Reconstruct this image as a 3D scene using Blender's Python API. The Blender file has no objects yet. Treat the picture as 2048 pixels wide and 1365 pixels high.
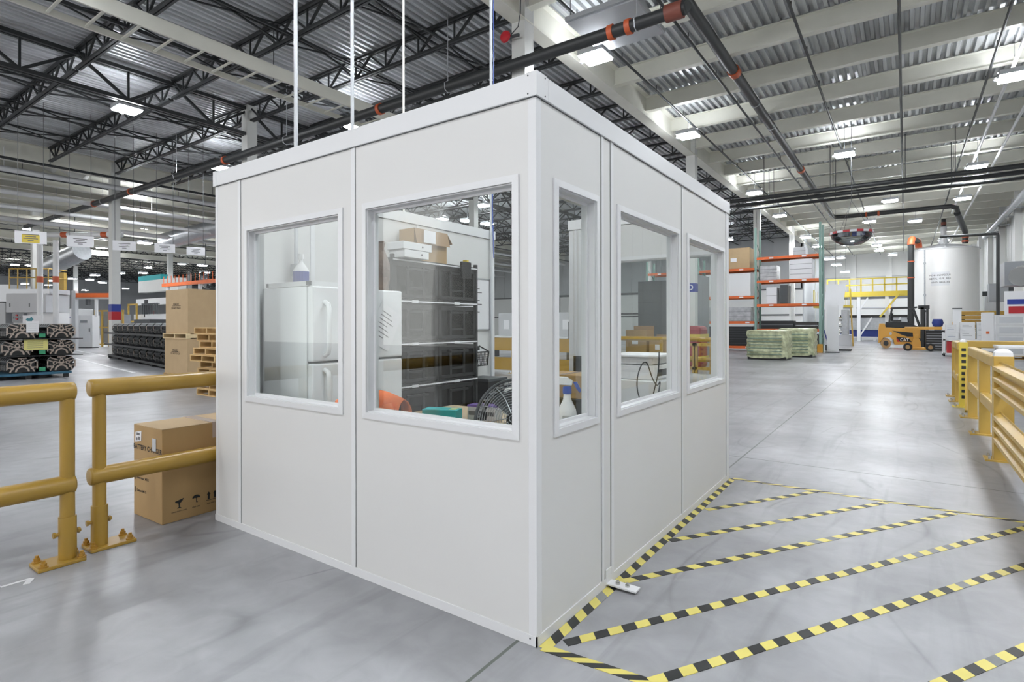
import bpy, bmesh, math, random
from mathutils import Vector, Matrix
random.seed(7)
S = bpy.context.scene
COL = S.collection
# ---------------------------------------------------------------- camera, world, exposure
CAM_H = 1.42; YAW = 35.31
cam = bpy.data.objects.new('camera', bpy.data.cameras.new('camera')); COL.objects.link(cam)
cam.location = (0, 0, CAM_H); cam.rotation_euler = (math.radians(90), math.radians(0.1), math.radians(YAW))
cam.data.sensor_width = 36; cam.data.lens = 36 * 1111 / 2048; cam.data.shift_y = -33.8 / 2048
cam.data.clip_end = 400; cam.data.clip_start = 0.05
S.camera = cam
W = bpy.data.worlds.new('world'); S.world = W; W.use_nodes = True
W.node_tree.nodes['Background'].inputs[0].default_value = (1.0, 0.99, 0.98, 1)
W.node_tree.nodes['Background'].inputs[1].default_value = 2.0
vs = S.view_settings; vs.view_transform = 'Standard'; vs.look = 'None'; vs.gamma = 1; vs.use_curve_mapping = False
vs.exposure = 0.1
LAMP_STRENGTH = 130.0
S.cycles.max_bounces = 7; S.cycles.diffuse_bounces = 4; S.cycles.glossy_bounces = 3; S.cycles.transparent_max_bounces = 12
S.cycles.caustics_reflective = False; S.cycles.caustics_refractive = False
S.cycles.sample_clamp_indirect = 6

# ---------------------------------------------------------------- survey: where a ray of the photograph meets a known plane
_fw = (-math.sin(math.radians(YAW)), math.cos(math.radians(YAW))); _rt = (_fw[1], -_fw[0])
def at(u, v, x=None, y=None, z=None, d=None):
    l = (u - 1024) / 1111; r = (_fw[0] + _rt[0] * l, _fw[1] + _rt[1] * l, (645 - v) / 1111)
    t = d if d is not None else x / r[0] if x is not None else y / r[1] if y is not None else (z - CAM_H) / r[2]
    return (r[0] * t, r[1] * t, CAM_H + r[2] * t)

# ---------------------------------------------------------------- materials
MATS = {}
def srgb(c):
    if isinstance(c, str): c = [int(c[i:i + 2], 16) / 255 for i in (0, 2, 4)]
    return tuple(x / 12.92 if x <= 0.04045 else ((x + 0.055) / 1.055) ** 2.4 for x in c) + (1,)
def mat(name, col, rough=0.5, metal=0.0, noise=0.0, nscale=6.0, bump=0.0, bscale=40.0, emit=0.0, spec=0.5, stretch=(1, 1, 1)):
    if name in MATS: return MATS[name]
    m = bpy.data.materials.new(name); m.use_nodes = True; MATS[name] = m
    nt = m.node_tree; b = nt.nodes['Principled BSDF']; c = srgb(col)
    b.inputs['Base Color'].default_value = c; b.inputs['Roughness'].default_value = rough
    b.inputs['Metallic'].default_value = metal; b.inputs['Specular IOR Level'].default_value = spec
    if emit:
        b.inputs['Emission Color'].default_value = c; b.inputs['Emission Strength'].default_value = emit
    if noise or bump:
        tc = nt.nodes.new('ShaderNodeTexCoord'); mp = nt.nodes.new('ShaderNodeMapping'); mp.inputs['Scale'].default_value = stretch
        nt.links.new(tc.outputs['Object'], mp.inputs['Vector'])
    if noise:
        n = nt.nodes.new('ShaderNodeTexNoise'); n.inputs['Scale'].default_value = nscale; n.inputs['Detail'].default_value = 5
        nt.links.new(mp.outputs[0], n.inputs['Vector'])
        r = nt.nodes.new('ShaderNodeValToRGB')
        r.color_ramp.elements[0].position = 0.3; r.color_ramp.elements[1].position = 0.7
        r.color_ramp.elements[0].color = tuple(x * (1 - noise) for x in c[:3]) + (1,)
        r.color_ramp.elements[1].color = tuple(min(1, x * (1 + noise)) for x in c[:3]) + (1,)
        nt.links.new(n.outputs['Fac'], r.inputs['Fac']); nt.links.new(r.outputs[0], b.inputs['Base Color'])
    if bump:
        n2 = nt.nodes.new('ShaderNodeTexNoise'); n2.inputs['Scale'].default_value = bscale; n2.inputs['Detail'].default_value = 4
        bp = nt.nodes.new('ShaderNodeBump'); bp.inputs['Strength'].default_value = bump; bp.inputs['Distance'].default_value = 0.02
        nt.links.new(mp.outputs[0], n2.inputs['Vector']); nt.links.new(n2.outputs['Fac'], bp.inputs['Height']); nt.links.new(bp.outputs[0], b.inputs['Normal'])
    return m
def glass_mat(name, tint, refl=0.6, rough=0.0):
    if name in MATS: return MATS[name]
    m = bpy.data.materials.new(name); m.use_nodes = True; MATS[name] = m; nt = m.node_tree; nt.nodes.clear()
    o = nt.nodes.new('ShaderNodeOutputMaterial'); mx = nt.nodes.new('ShaderNodeMixShader')
    t = nt.nodes.new('ShaderNodeBsdfTransparent'); t.inputs[0].default_value = srgb(tint)
    g = nt.nodes.new('ShaderNodeBsdfGlossy'); g.inputs['Roughness'].default_value = rough; g.inputs[0].default_value = (1, 1, 1, 1)
    f = nt.nodes.new('ShaderNodeFresnel'); f.inputs[0].default_value = 1.45
    k = nt.nodes.new('ShaderNodeMath'); k.operation = 'MULTIPLY'; k.inputs[1].default_value = refl
    nt.links.new(f.outputs[0], k.inputs[0]); nt.links.new(k.outputs[0], mx.inputs[0]); nt.links.new(t.outputs[0], mx.inputs[1]); nt.links.new(g.outputs[0], mx.inputs[2])
    nt.links.new(mx.outputs[0], o.inputs[0]); return m
def M(n): return MATS[n]
mat('booth_white', 'dadad9', 0.42, noise=0.012, nscale=1.5)
mat('booth_trim', 'e2e3e5', 0.28)
mat('booth_dark_gap', '55585a', 0.6)
mat('white_paint', 'e4e5e6', 0.4); mat('white_plastic', 'ececee', 0.35)
mat('white_enamel', 'e8eaec', 0.25)
mat('cream_steel', 'e9e8dd', 0.5, noise=0.05, nscale=1.2)
mat('column_white', 'd8d9d6', 0.45, noise=0.03, nscale=1.0)
mat('black_steel', '2b2d2e', 0.45, noise=0.2, nscale=3)
mat('deck_metal', 'd3d6d8', 0.36, 0.45, noise=0.3, nscale=1.3, stretch=(3, .25, 1))
mat('deck_metal_turned', 'b9bcbe', 0.4, 0.3, noise=0.25, nscale=1.3, stretch=(.25, 3, 1))
mat('pipe_black', '2d2f30', 0.45); mat('pipe_orange', 'c05a34', 0.45); mat('pipe_rust', '7a4438', 0.55)
mat('galvanised', 'b8bcc0', 0.35, 0.7, noise=0.08, nscale=8)
mat('wall_far', 'e6e6e3', 0.6, noise=0.04, nscale=.6); mat('wall_dark', 'b2b5b7', 0.6, noise=0.06, nscale=.5)
mat('wall_white', 'd9dad8', 0.5, noise=0.03, nscale=.6)
mat('safety_yellow', 'a07f33', 0.33, noise=0.06, nscale=3, spec=.5)
mat('safety_yellow_light', 'bb9a48', 0.38, noise=0.06, nscale=3)
mat('rail_yellow', 'd8c04a', 0.45)
mat('bolt_yellow', 'a37a2c', 0.45)
mat('tape_yellow', 'd6c96c', 0.4, noise=0.05, nscale=9); mat('tape_black', '1f2122', 0.4, noise=0.25, nscale=5); mat('tape_worn', '7d7f80', 0.5, noise=.2, nscale=8)
mat('steel_bright', 'c9c9c6', 0.25, 0.9)
mat('card', 'a98a5d', 0.75, noise=0.05, nscale=5, stretch=(1, 1, .3)); mat('card_light', 'b9a07c', 0.75, noise=0.04, nscale=4); mat('card_flap', '94795a', 0.75)
mat('ink', '33281c', 0.7); mat('ink_black', '202122', 0.6); mat('ink_blue', '2f3f86', .6); mat('ink_grey', '6c6c70', .6)
mat('paper', 'e9e9ec', 0.6); mat('paper_yellow', 'e6e08e', 0.6); mat('clear_tape', 'b9a9a0', 0.15)
mat('black_plastic', '202224', 0.4); mat('black_gloss', '17191b', 0.2); mat('grey_plastic', '8d9094', 0.4); mat('dark_grey', '4a4d50', 0.5)
mat('grey_panel', 'c0c2c5', 0.45, noise=.03, nscale=.7); mat('lamp_housing', 'c3c6ca', 0.4, 0.4)
mat('wood', 'c9a873', 0.7, noise=0.18, nscale=5, stretch=(1, 1, 6)); mat('wood_pale', 'd8c39a', 0.7, noise=0.12, nscale=5, stretch=(1, 1, 6))
mat('rack_orange', 'd9682f', 0.45, noise=.06, nscale=4); mat('rack_green', '86a59b', 0.5); mat('red', 'b3202a', 0.4); mat('blue', '2c3f94', 0.5)
mat('pallet_blue', '2f6078', 0.5); mat('teal', '1fa3a8', 0.5); mat('purple', '6a4c9c', 0.5); mat('orange_cloth', 'f0793a', 0.85, noise=.1, nscale=8, bump=.3, bscale=20)
mat('casting_black', '26292b', 0.45, noise=.3, nscale=9); mat('casting_face', 'b7aaa0', 0.4, 0.5, noise=.25, nscale=14); mat('casting_top', 'a5a9ac', 0.35, 0.5, noise=.12, nscale=9)
mat('green_tag', '3d9a72', .5)
mat('truck_yellow', 'd09a3e', 0.35); mat('rubber', '2a2b2c', 0.8); mat('tyre_tan', 'a8865a', .7); mat('seat_black', '242628', 0.6)
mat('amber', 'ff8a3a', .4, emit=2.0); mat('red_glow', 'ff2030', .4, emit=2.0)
mat('tank_white', 'f0f0ee', 0.3, noise=.02, nscale=.8)
mat('film_green', 'c3c8a4', 0.25, noise=.3, nscale=6, bump=1.0, bscale=9); mat('carton_green', '7f9484', .6, noise=.2, nscale=6)
mat('film_silver', 'b4b5b8', .25, noise=.2, nscale=4, bump=.7, bscale=9)
mat('foil_brown', '6d5a4d', .35, noise=.35, nscale=9, bump=.8, bscale=14)
mat('cable_white', 'd9dcdf', .35); mat('conduit', 'cdd0d4', .35, .5); mat('lens_white', 'f4f4f4', .2)
mat('led', 'f6faff', .3, emit=LAMP_STRENGTH); mat('led_up', 'f6faff', .3, emit=LAMP_STRENGTH * .55); mat('spray_blue', '2b4ea3', .35)  # the upward glow is added to brighten the ceiling
mat('desk_top', 'cdb99a', .5, noise=.06, nscale=5); mat('maroon', '7f4a46', .5); mat('red_bag', '8f2a30', .5); mat('teal_fabric', '4a8f9c', .6)
glass_mat('window_glass', 'fafcfb', .13); glass_mat('smoke_plastic', 'a9acaa', .12, .02); glass_mat('mirror_dome', 'c9cccf', 1.6, .03)

# ---------------------------------------------------------------- mesh builder
class MB:
    def __init__(s): s.bm = bmesh.new(); s.k = 0
    def _f(s, vs):
        try: f = s.bm.faces.new(vs); f.material_index = s.k; return f
        except ValueError: return None
    def m(s, k): s.k = k; return s
    def hexa(s, p):
        v = [s.bm.verts.new(q) for q in p]
        for f in ((0, 3, 2, 1), (4, 5, 6, 7), (0, 1, 5, 4), (1, 2, 6, 5), (2, 3, 7, 6), (3, 0, 4, 7)): s._f([v[i] for i in f])
        return s
    def bx(s, x0, x1, y0, y1, z0, z1):
        return s.hexa([(x0, y0, z0), (x1, y0, z0), (x1, y1, z0), (x0, y1, z0), (x0, y0, z1), (x1, y0, z1), (x1, y1, z1), (x0, y1, z1)])
    def box(s, c, sz, rz=0, rx=0, ry=0):
        R = Matrix.Rotation(rz, 4, 'Z') @ Matrix.Rotation(ry, 4, 'Y') @ Matrix.Rotation(rx, 4, 'X'); c = Vector(c)
        h = [k / 2 for k in sz]
        return s.hexa([c + R @ Vector((a * h[0], b * h[1], d * h[2])) for d in (-1, 1) for a, b in ((-1, -1), (1, -1), (1, 1), (-1, 1))])
    def bar(s, p, q, w, h, up=(0, 0, 1)):
        p, q = Vector(p), Vector(q); d = (q - p).normalized(); u = Vector(up)
        if abs(d.dot(u)) > .98: u = Vector((1, 0, 0))
        a = d.cross(u).normalized() * (w / 2); b = a.cross(d).normalized() * (h / 2)
        return s.hexa([p - a - b, p + a - b, p + a + b, p - a + b, q - a - b, q + a - b, q + a + b, q - a + b])
    def quad(s, *p): s._f([s.bm.verts.new(q) for q in p]); return s
    def prism(s, poly, z0, z1, T=None):
        """poly: 2-D outline; extruded along local z; T maps local to final"""
        T = T or Matrix.Identity(4)
        a = [s.bm.verts.new(T @ Vector((x, y, z0))) for x, y in poly]; b = [s.bm.verts.new(T @ Vector((x, y, z1))) for x, y in poly]
        n = len(poly); s._f(a[::-1]); s._f(b)
        for i in range(n): s._f([a[i], a[(i + 1) % n], b[(i + 1) % n], b[i]])
        return s
    def tube(s, pts, r, n=10, cap=True, close=False):
        pts = [Vector(p) for p in pts]; N = len(pts); rings = []; ref = None
        for i, p in enumerate(pts):
            if close: d = pts[(i + 1) % N] - pts[i - 1]
            else: d = (pts[min(i + 1, N - 1)] - pts[max(i - 1, 0)])
            d.normalize()
            if ref is None:
                ref = Vector((0, 0, 1)) if abs(d.z) < .9 else Vector((1, 0, 0))
            a = (ref - d * ref.dot(d)); a.normalize(); ref = a; b = d.cross(a)
            rr = r[i] if isinstance(r, (list, tuple)) else r
            rings.append([s.bm.verts.new(p + (a * math.cos(t) + b * math.sin(t)) * rr) for t in [2 * math.pi * k / n for k in range(n)]])
        M_ = N if close else N - 1
        for i in range(M_):
            A, B = rings[i], rings[(i + 1) % N]
            for k in range(n): s._f([A[k], A[(k + 1) % n], B[(k + 1) % n], B[k]])
        if cap and not close: s._f(rings[0][::-1]); s._f(rings[-1])
        return s
    def cyl(s, p, q, r, n=16, r2=None): return s.tube([p, q], [r, r if r2 is None else r2], n)
    def lathe(s, prof, c=(0, 0, 0), n=24, T=None):
        T = T or Matrix.Translation(c); rings = []
        for r, z in prof: rings.append([s.bm.verts.new(T @ Vector((max(r, 1e-5) * math.cos(2 * math.pi * k / n), max(r, 1e-5) * math.sin(2 * math.pi * k / n), z))) for k in range(n)])
        for A, B in zip(rings, rings[1:]):
            for k in range(n): s._f([A[k], A[(k + 1) % n], B[(k + 1) % n], B[k]])
        s._f(rings[0][::-1]); s._f(rings[-1]); return s
    def ibeam(s, p, q, h, w, tf=.02, tw=.015):
        """I-section along p-q; p, q lie on the underside"""
        p, q = Vector(p), Vector(q); up = Vector((0, 0, 1))
        s.bar(p + up * tf / 2, q + up * tf / 2, w, tf); s.bar(p + up * (h - tf / 2), q + up * (h - tf / 2), w, tf)
        return s.bar(p + up * h / 2, q + up * h / 2, tw, h - 2 * tf)
    def text(s, txt, T, size=1, align='CENTER', bold=.018):
        cu = bpy.data.curves.new('t', 'FONT'); cu.body = txt; cu.size = size; cu.align_x = align; cu.align_y = 'CENTER'; cu.resolution_u = 3; cu.offset = bold * size
        ob = bpy.data.objects.new('t', cu); COL.objects.link(ob); dg = bpy.context.evaluated_depsgraph_get()
        me = bpy.data.meshes.new_from_object(ob.evaluated_get(dg)); me.transform(T)
        k0 = len(s.bm.faces); s.bm.from_mesh(me); s.bm.faces.ensure_lookup_table()
        for i in range(k0, len(s.bm.faces)): s.bm.faces[i].material_index = s.k
        bpy.data.objects.remove(ob); bpy.data.curves.remove(cu); bpy.data.meshes.remove(me); return s
    def build(s, name, mats, parent=None, world=False, bevel=0, smooth=False, kind=None):
        if world and parent is not None: s.bm.transform(INV[parent.name])
        bmesh.ops.recalc_face_normals(s.bm, faces=s.bm.faces)
        me = bpy.data.meshes.new(name); s.bm.to_mesh(me); s.bm.free()
        for x in (mats if isinstance(mats, (list, tuple)) else [mats]): me.materials.append(M(x) if isinstance(x, str) else x)
        if smooth:
            for f in me.polygons: f.use_smooth = True
            try: me.set_sharp_from_angle(angle=math.radians(40))
            except Exception: pass
        o = bpy.data.objects.new(name, me); COL.objects.link(o); o.parent = parent
        if bevel:
            b = o.modifiers.new('bevel', 'BEVEL'); b.width = bevel; b.segments = 2; b.limit_method = 'ANGLE'; b.angle_limit = math.radians(50)
        if kind: o['kind'] = kind
        return o
INV = {}
def tag(o, label=None, cat=None, group=None, kind=None):
    for k, v in (('label', label), ('category', cat), ('group', group), ('kind', kind)):
        if v: o[k] = v
    return o
def thing(name, label, cat, loc=(0, 0, 0), rz=0, group=None):
    o = bpy.data.objects.new(name, None); COL.objects.link(o); o.location = loc; o.rotation_euler = (0, 0, rz); o.empty_display_size = .1
    INV[o.name] = (Matrix.Translation(loc) @ Matrix.Rotation(rz, 4, 'Z')).inverted()
    return tag(o, label, cat, group)
KIDS = {}
def copy_tree(o, parent=None):
    c = o.copy(); COL.objects.link(c)
    if parent: c.parent = parent
    for ch in list(o.children): copy_tree(ch, c)
    return c
def again(src, label, loc, rz=None, group=None):
    c = copy_tree(src); c.location = loc; c['label'] = label
    if rz is not None: c.rotation_euler = (0, 0, rz)
    if group: c['group'] = group
    INV[c.name] = (Matrix.Translation(loc) @ Matrix.Rotation(c.rotation_euler.z, 4, 'Z')).inverted()
    return c
def struct(mb, name, mats, label=None, cat=None, **k):
    o = mb.build(name, mats, kind='structure', **k); return tag(o, label, cat)
ORD = ['first', 'second', 'third', 'fourth', 'fifth', 'sixth', 'seventh', 'eighth', 'ninth', 'tenth', 'eleventh', 'twelfth', 'thirteenth', 'fourteenth', 'fifteenth', 'sixteenth', 'seventeenth', 'eighteenth', 'nineteenth', 'twentieth']
PI = math.pi
def face_T(origin, xdir, n):
    """local x along xdir, local y up, local z along n"""
    x = Vector(xdir).normalized(); z = Vector(n).normalized(); y = z.cross(x)
    return Matrix((( x.x, y.x, z.x, origin[0]), (x.y, y.y, z.y, origin[1]), (x.z, y.z, z.z, origin[2]), (0, 0, 0, 1)))
# ================================================================ THE BUILDING
XG, XJ, XL = -6.75, -17.65, -28.7           # girder lines
XR, YF, YL = 4.95, 64.5, 50.0               # side wall, far wall of the aisle, far wall of the dark-roofed hall
Y0, DECK = -14.0, 8.66
ROWS = [9.95 + 2.33 * k for k in range(-9, 24)]
CROWS = [9.95, 21.6, 33.25, 44.9]
# floor -----------------------------------------------------------
def floor_mat():
    m = bpy.data.materials.new('polished_concrete'); m.use_nodes = True; MATS['polished_concrete'] = m
    nt = m.node_tree; L = nt.links.new; b = nt.nodes['Principled BSDF']
    tc = nt.nodes.new('ShaderNodeTexCoord')
    def noise(sc, det=6, stretch=(1, 1, 1), dist=0):
        mp = nt.nodes.new('ShaderNodeMapping'); mp.inputs['Scale'].default_value = stretch; L(tc.outputs['Object'], mp.inputs[0])
        n = nt.nodes.new('ShaderNodeTexNoise'); n.inputs['Scale'].default_value = sc; n.inputs['Detail'].default_value = det; n.inputs['Distortion'].default_value = dist
        L(mp.outputs[0], n.inputs[0]); return n.outputs['Fac']
    def ramp(f, p0, c0, p1, c1):
        r = nt.nodes.new('ShaderNodeValToRGB'); e = r.color_ramp.elements; e[0].position = p0; e[0].color = c0; e[1].position = p1; e[1].color = c1; L(f, r.inputs[0]); return r.outputs[0]
    def mix(t, a, bb, f=1.0):
        x = nt.nodes.new('ShaderNodeMix'); x.data_type = 'RGBA'; x.blend_type = t
        if isinstance(f, float): x.inputs[0].default_value = f
        else: L(f, x.inputs[0])
        L(a, x.inputs[6]); L(bb, x.inputs[7]); return x.outputs[2]
    g = lambda v: (v, v, v, 1)
    base = ramp(noise(.6, 9), .34, srgb('88888b'), .66, srgb('adaeb1'))
    fine = ramp(noise(5, 10, (1, 1, 1), .9), .3, g(.86), .7, g(1.05))
    streak = ramp(noise(2.2, 5, (2.4, .18, 1), .8), .28, g(.6), .46, g(1))      # rubbed tyre streaks down the aisle
    c = mix('MULTIPLY', mix('MULTIPLY', base, fine), streak, .55)
    # thin curved tyre scuffs
    def scuff(sc, w, stretch, lo):
        a = nt.nodes.new('ShaderNodeMath'); a.operation = 'SUBTRACT'; a.inputs[1].default_value = .5; L(noise(sc, 1, stretch), a.inputs[0])
        b_ = nt.nodes.new('ShaderNodeMath'); b_.operation = 'ABSOLUTE'; L(a.outputs[0], b_.inputs[0])
        return mix('MIX', ramp(b_.outputs[0], w * .4, g(.66), w, g(1)), ramp(noise(.5, 2), .0, g(1), .01, g(1)), ramp_f(noise(.8, 3), lo))
    def ramp_f(f, lo):
        r = nt.nodes.new('ShaderNodeValToRGB'); e = r.color_ramp.elements; e[0].position = lo; e[0].color = g(1); e[1].position = lo + .12; e[1].color = g(0); L(f, r.inputs[0]); return r.outputs[0]
    c = mix('MULTIPLY', c, scuff(.42, .0045, (1.3, .55, 1), .44), .9); c = mix('MULTIPLY', c, scuff(.9, .006, (1, .3, 1), .52), .8)
    # saw-cut joints
    sp = nt.nodes.new('ShaderNodeSeparateXYZ'); L(tc.outputs['Object'], sp.inputs[0])
    def joint(out, off, step, w):
        a = nt.nodes.new('ShaderNodeMath'); a.operation = 'SUBTRACT'; a.inputs[1].default_value = off; L(out, a.inputs[0])
        p = nt.nodes.new('ShaderNodeMath'); p.operation = 'PINGPONG'; p.inputs[1].default_value = step / 2; L(a.outputs[0], p.inputs[0])
        l = nt.nodes.new('ShaderNodeMath'); l.operation = 'LESS_THAN'; l.inputs[1].default_value = w; L(p.outputs[0], l.inputs[0]); return l.outputs[0]
    mx = nt.nodes.new('ShaderNodeMath'); mx.operation = 'MAXIMUM'; L(joint(sp.outputs[0], -1.42, 14, .008), mx.inputs[0]); L(joint(sp.outputs[1], 6.23, 30, .009), mx.inputs[1])
    j = nt.nodes.new('ShaderNodeMix'); j.data_type = 'RGBA'; L(mx.outputs[0], j.inputs[0]); L(c, j.inputs[6]); j.inputs[7].default_value = srgb('5d625c')
    L(j.outputs[2], b.inputs['Base Color'])
    rr = ramp(noise(.9, 6), .3, g(.285), .75, g(.37)); L(rr, b.inputs['Roughness']); b.inputs['Specular IOR Level'].default_value = .36
    bp = nt.nodes.new('ShaderNodeBump'); bp.inputs['Strength'].default_value = .05; bp.inputs['Distance'].default_value = .02; L(noise(9, 6), bp.inputs['Height']); L(bp.outputs[0], b.inputs['Normal'])
floor_mat()
struct(MB().bx(-100, XR + .3, Y0 - 8, YF + .3, -.15, 0), 'floor', 'polished_concrete', 'polished grey concrete floor', 'floor')
# walls -----------------------------------------------------------
mb = MB(); mb.bx(XR, XR + .25, Y0, YF, 0, DECK + .2)
for k in range(12): mb.bx(XR - .28, XR, 9.95 + 5.825 * k - .2, 9.95 + 5.825 * k + .2, 0, DECK)      # pilasters
for k in range(60): mb.bx(XR - .012, XR, 10 + .9 * k, 10.06 + .9 * k, 0, DECK)
struct(mb, 'wall_right', 'wall_white')
mb = MB(); mb.bx(XG - .1, XR, YF, YF + .25, 0, DECK + .2)
for x in (-4.2, -1.3, 1.9): mb.bx(x - .25, x + .25, YF - .3, YF, 0, DECK)
mb.m(1)
for z in (2.9, 5.9): mb.bx(XG, XR, YF - .08, YF, z, z + .12)
struct(mb, 'wall_far', ['wall_far', 'grey_panel'])
mb = MB(); mb.bx(-95, XG, YL, YL + .25, 4.2, DECK + .2).m(1).bx(-95, XG, YL - .02, YL + .23, 0, 4.2).m(2)
for z in (2.1, 4.2): mb.bx(-95, XG, YL - .1, YL - .02, z, z + .1)
for k in range(70): mb.m(0).bx(-94 + 1.25 * k, -93.92 + 1.25 * k, YL - .05, YL, 4.3, DECK)
struct(mb, 'wall_back', ['wall_dark', 'wall_white', 'dark_grey'])
mb = MB(); mb.bx(XG - .12, XG + .12, YL, YF, 0, DECK); struct(mb, 'wall_divider', 'wall_dark')
mb = MB(); mb.bx(-95.25, -95, Y0, YL, 0, DECK + .2); struct(mb, 'wall_left', 'wall_dark')
# ceiling decks ---------------------------------------------------
def deck(x0, x1, y0, y1, name, turned=False, m='deck_metal'):
    mb = MB(); a0, a1, b0, b1 = (y0, y1, x0, x1) if turned else (x0, x1, y0, y1)
    P = .2; n = int((a1 - a0) / P); prof = []
    for k in range(n):
        a = a0 + k * P; prof += [(a, DECK), (a + .075, DECK), (a + .095, DECK + .085), (a + .18, DECK + .085)]
    prof.append((a0 + n * P, DECK))
    mk = lambda a, b, z: (b, a, z) if turned else (a, b, z)
    A = [mb.bm.verts.new(mk(a, b0, z)) for a, z in prof]; B = [mb.bm.verts.new(mk(a, b1, z)) for a, z in prof]
    for i in range(len(prof) - 1): mb._f([A[i], A[i + 1], B[i + 1], B[i]])
    return struct(mb, name, m)
deck(XL, XR, Y0, YF, 'ceiling', False)
deck(-95, XL, Y0, YL, 'ceiling', True, 'deck_metal_turned')
# cream I-beam purlins over the aisle ------------------------------
src = MB().ibeam((XG, 0, 0), (XR, 0, 0), .46, .2).build('ceiling_beam', 'cream_steel', kind='structure')
tag(src, 'cream steel roof beam crossing the aisle bay', 'beam', 'cream roof beams over the aisle'); src.location = (0, ROWS[0], 8.18)
for y in ROWS[1:]:
    if y < YF: c = src.copy(); COL.objects.link(c); c.location = (0, y, 8.18)
# cream beams running along y beyond the far girder
src = MB().ibeam((0, Y0, 0), (0, YL, 0), .54, .2).build('ceiling_beam', 'cream_steel', kind='structure')
tag(src, 'cream steel roof beam beyond the dark joists', 'beam', 'cream roof beams beyond the dark joists'); src.location = (XL - 2.2, 0, 8.1)
for k in range(2, 26): c = src.copy(); COL.objects.link(c); c.location = (XL - 2.2 * k, 0, 8.1)
# heavier cream beams hung lower over the machine hall
src = MB().ibeam((0, -4, 0), (0, 47, 0), .4, .3).build('ceiling_beam', 'cream_steel', kind='structure')
tag(src, 'cream crane beam hung over the machine hall', 'beam', 'cream crane beams over the machine hall'); src.location = (-30.6, 0, 7.5)
for x, z in ((-33.4, 7.2), (-36.5, 7.45), (-39, 7.0), (-42.2, 7.3), (-45, 6.8), (-49, 7.2), (-53, 7.0)): c = src.copy(); COL.objects.link(c); c.location = (x, 0, z)
# girders
for x, y1, l in ((XG, YF, 'deep cream girder along the edge of the aisle roof'), (XL, YL, 'deep cream girder beyond the dark joists')):
    struct(MB().ibeam((x, Y0, 7.9), (x, y1, 7.9), .76, .34, .035, .03), 'ceiling_beam', 'cream_steel', l, 'beam')
# black open-web joists ------------------------------------------
def joist(L, h, n):
    mb = MB(); c = .045
    for s in (-1, 1):
        mb.bar((0, s * .04, .03), (L, s * .04, .03), .055, .06); mb.bar((0, s * .045, h - .03), (L, s * .045, h - .03), .06, .06)
    for i in range(n):
        a, b = L * i / n, L * (i + .5) / n; e = L * (i + 1) / n
        mb.bar((a, 0, h - .05), (b, 0, .05), .05, .045); mb.bar((b, 0, .05), (e, 0, h - .05), .05, .045); mb.bar((b, 0, .05), (b, 0, h - .05), .035, .035)
    return mb
LJ = XG - .17 - (XJ + .02)
js = joist(LJ, DECK - 8.08, 9).build('ceiling_joist_beam', 'black_steel', kind='structure')
tag(js, 'black open-web steel joist under the metal roof deck', 'joist', 'black open-web joists'); js.location = (XJ + .02, ROWS[3], 8.08)
first = True
for y in ROWS[3:]:
    if y > YL - 1: break
    for x in (XJ + .02, XL + .2):
        if first: first = False; continue
        c = js.copy(); COL.objects.link(c); c.location = (x, y, 8.08)
for k in range(17):
    for y in (5, 16, 27, 38): c = js.copy(); COL.objects.link(c); c.location = (-48.5 - 2.7 * k, y, 8.08 - .5 * (k > 2)); c.rotation_euler = (0, 0, PI / 2); c['group'] = 'black joists over the far machines'; c['label'] = 'black open-web joist far off over the machines'
# joist girder along y
mb = MB()
for s in (-1, 1):
    mb.bar((s * .07, Y0, 7.66), (s * .07, YL, 7.66), .09, .1); mb.bar((s * .07, Y0, 8.5), (s * .07, YL, 8.5), .09, .1)
for y in ROWS[:-6]:
    if y > YL - 2: break
    mb.bar((0, y, 8.5), (0, y + 1.165, 7.68), .07, .07); mb.bar((0, y + 1.165, 7.68), (0, y + 2.33, 8.5), .07, .07); mb.bar((0, y + 1.165, 7.68), (0, y + 1.165, 8.5), .05, .05)
struct(mb, 'ceiling_joist_beam', 'black_steel', 'heavy black trussed girder crossing under the joists', 'joist').location = (XJ, 0, 0)
# bridging rods between the joists
br = MB()
for a, b in zip(ROWS, ROWS[1:]):
    if b > YL - 1: break
    br.bar((0, a, DECK - .1), (0, b, 8.12), .035, .035); br.bar((0, a, 8.12), (0, b, DECK - .1), .035, .035)
br.bar((.5, Y0, 8.13), (.5, YL, 8.13), .05, .05).bar((-.4, Y0, DECK - .07), (-.4, YL, DECK - .07), .05, .05)
b0 = br.build('ceiling_joist_beam', 'black_steel', kind='structure'); tag(b0, 'black bridging rods between the open-web joists', 'joist', 'joist bridging'); b0.location = (-9.4, 0, 0)
for x in (-12.1, -14.8, -20.3, -23, -25.7): c = b0.copy(); COL.objects.link(c); c.location = (x, 0, 0)
# columns ---------------------------------------------------------
def col_mb():
    mb = MB(); w = .17
    mb.bx(-w, w, -w, -w + .022, 0, 8.6); mb.bx(-w, w, w - .022, w, 0, 8.6); mb.bx(-.012, .012, -w, w, 0, 8.6)
    mb.bx(-w + .004, w - .004, -w + .022, w - .022, 0, 8.6)
    mb.bx(-.26, .26, -.26, .26, 0, .03); return mb
csrc = None; ci = 0
for x in (XG, XJ, XL, XL - 11, XL - 22, XL - 33, XL - 44):
    for y in CROWS + ([56.55] if x == XG else []):
        lab = 'white steel column carrying the roof'
        if csrc is None: csrc = c = col_mb().build('column', 'column_white', kind='structure')
        else: c = csrc.copy(); COL.objects.link(c)
        c.location = (x, y, 0); tag(c, lab, 'column', 'white roof columns')
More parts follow.
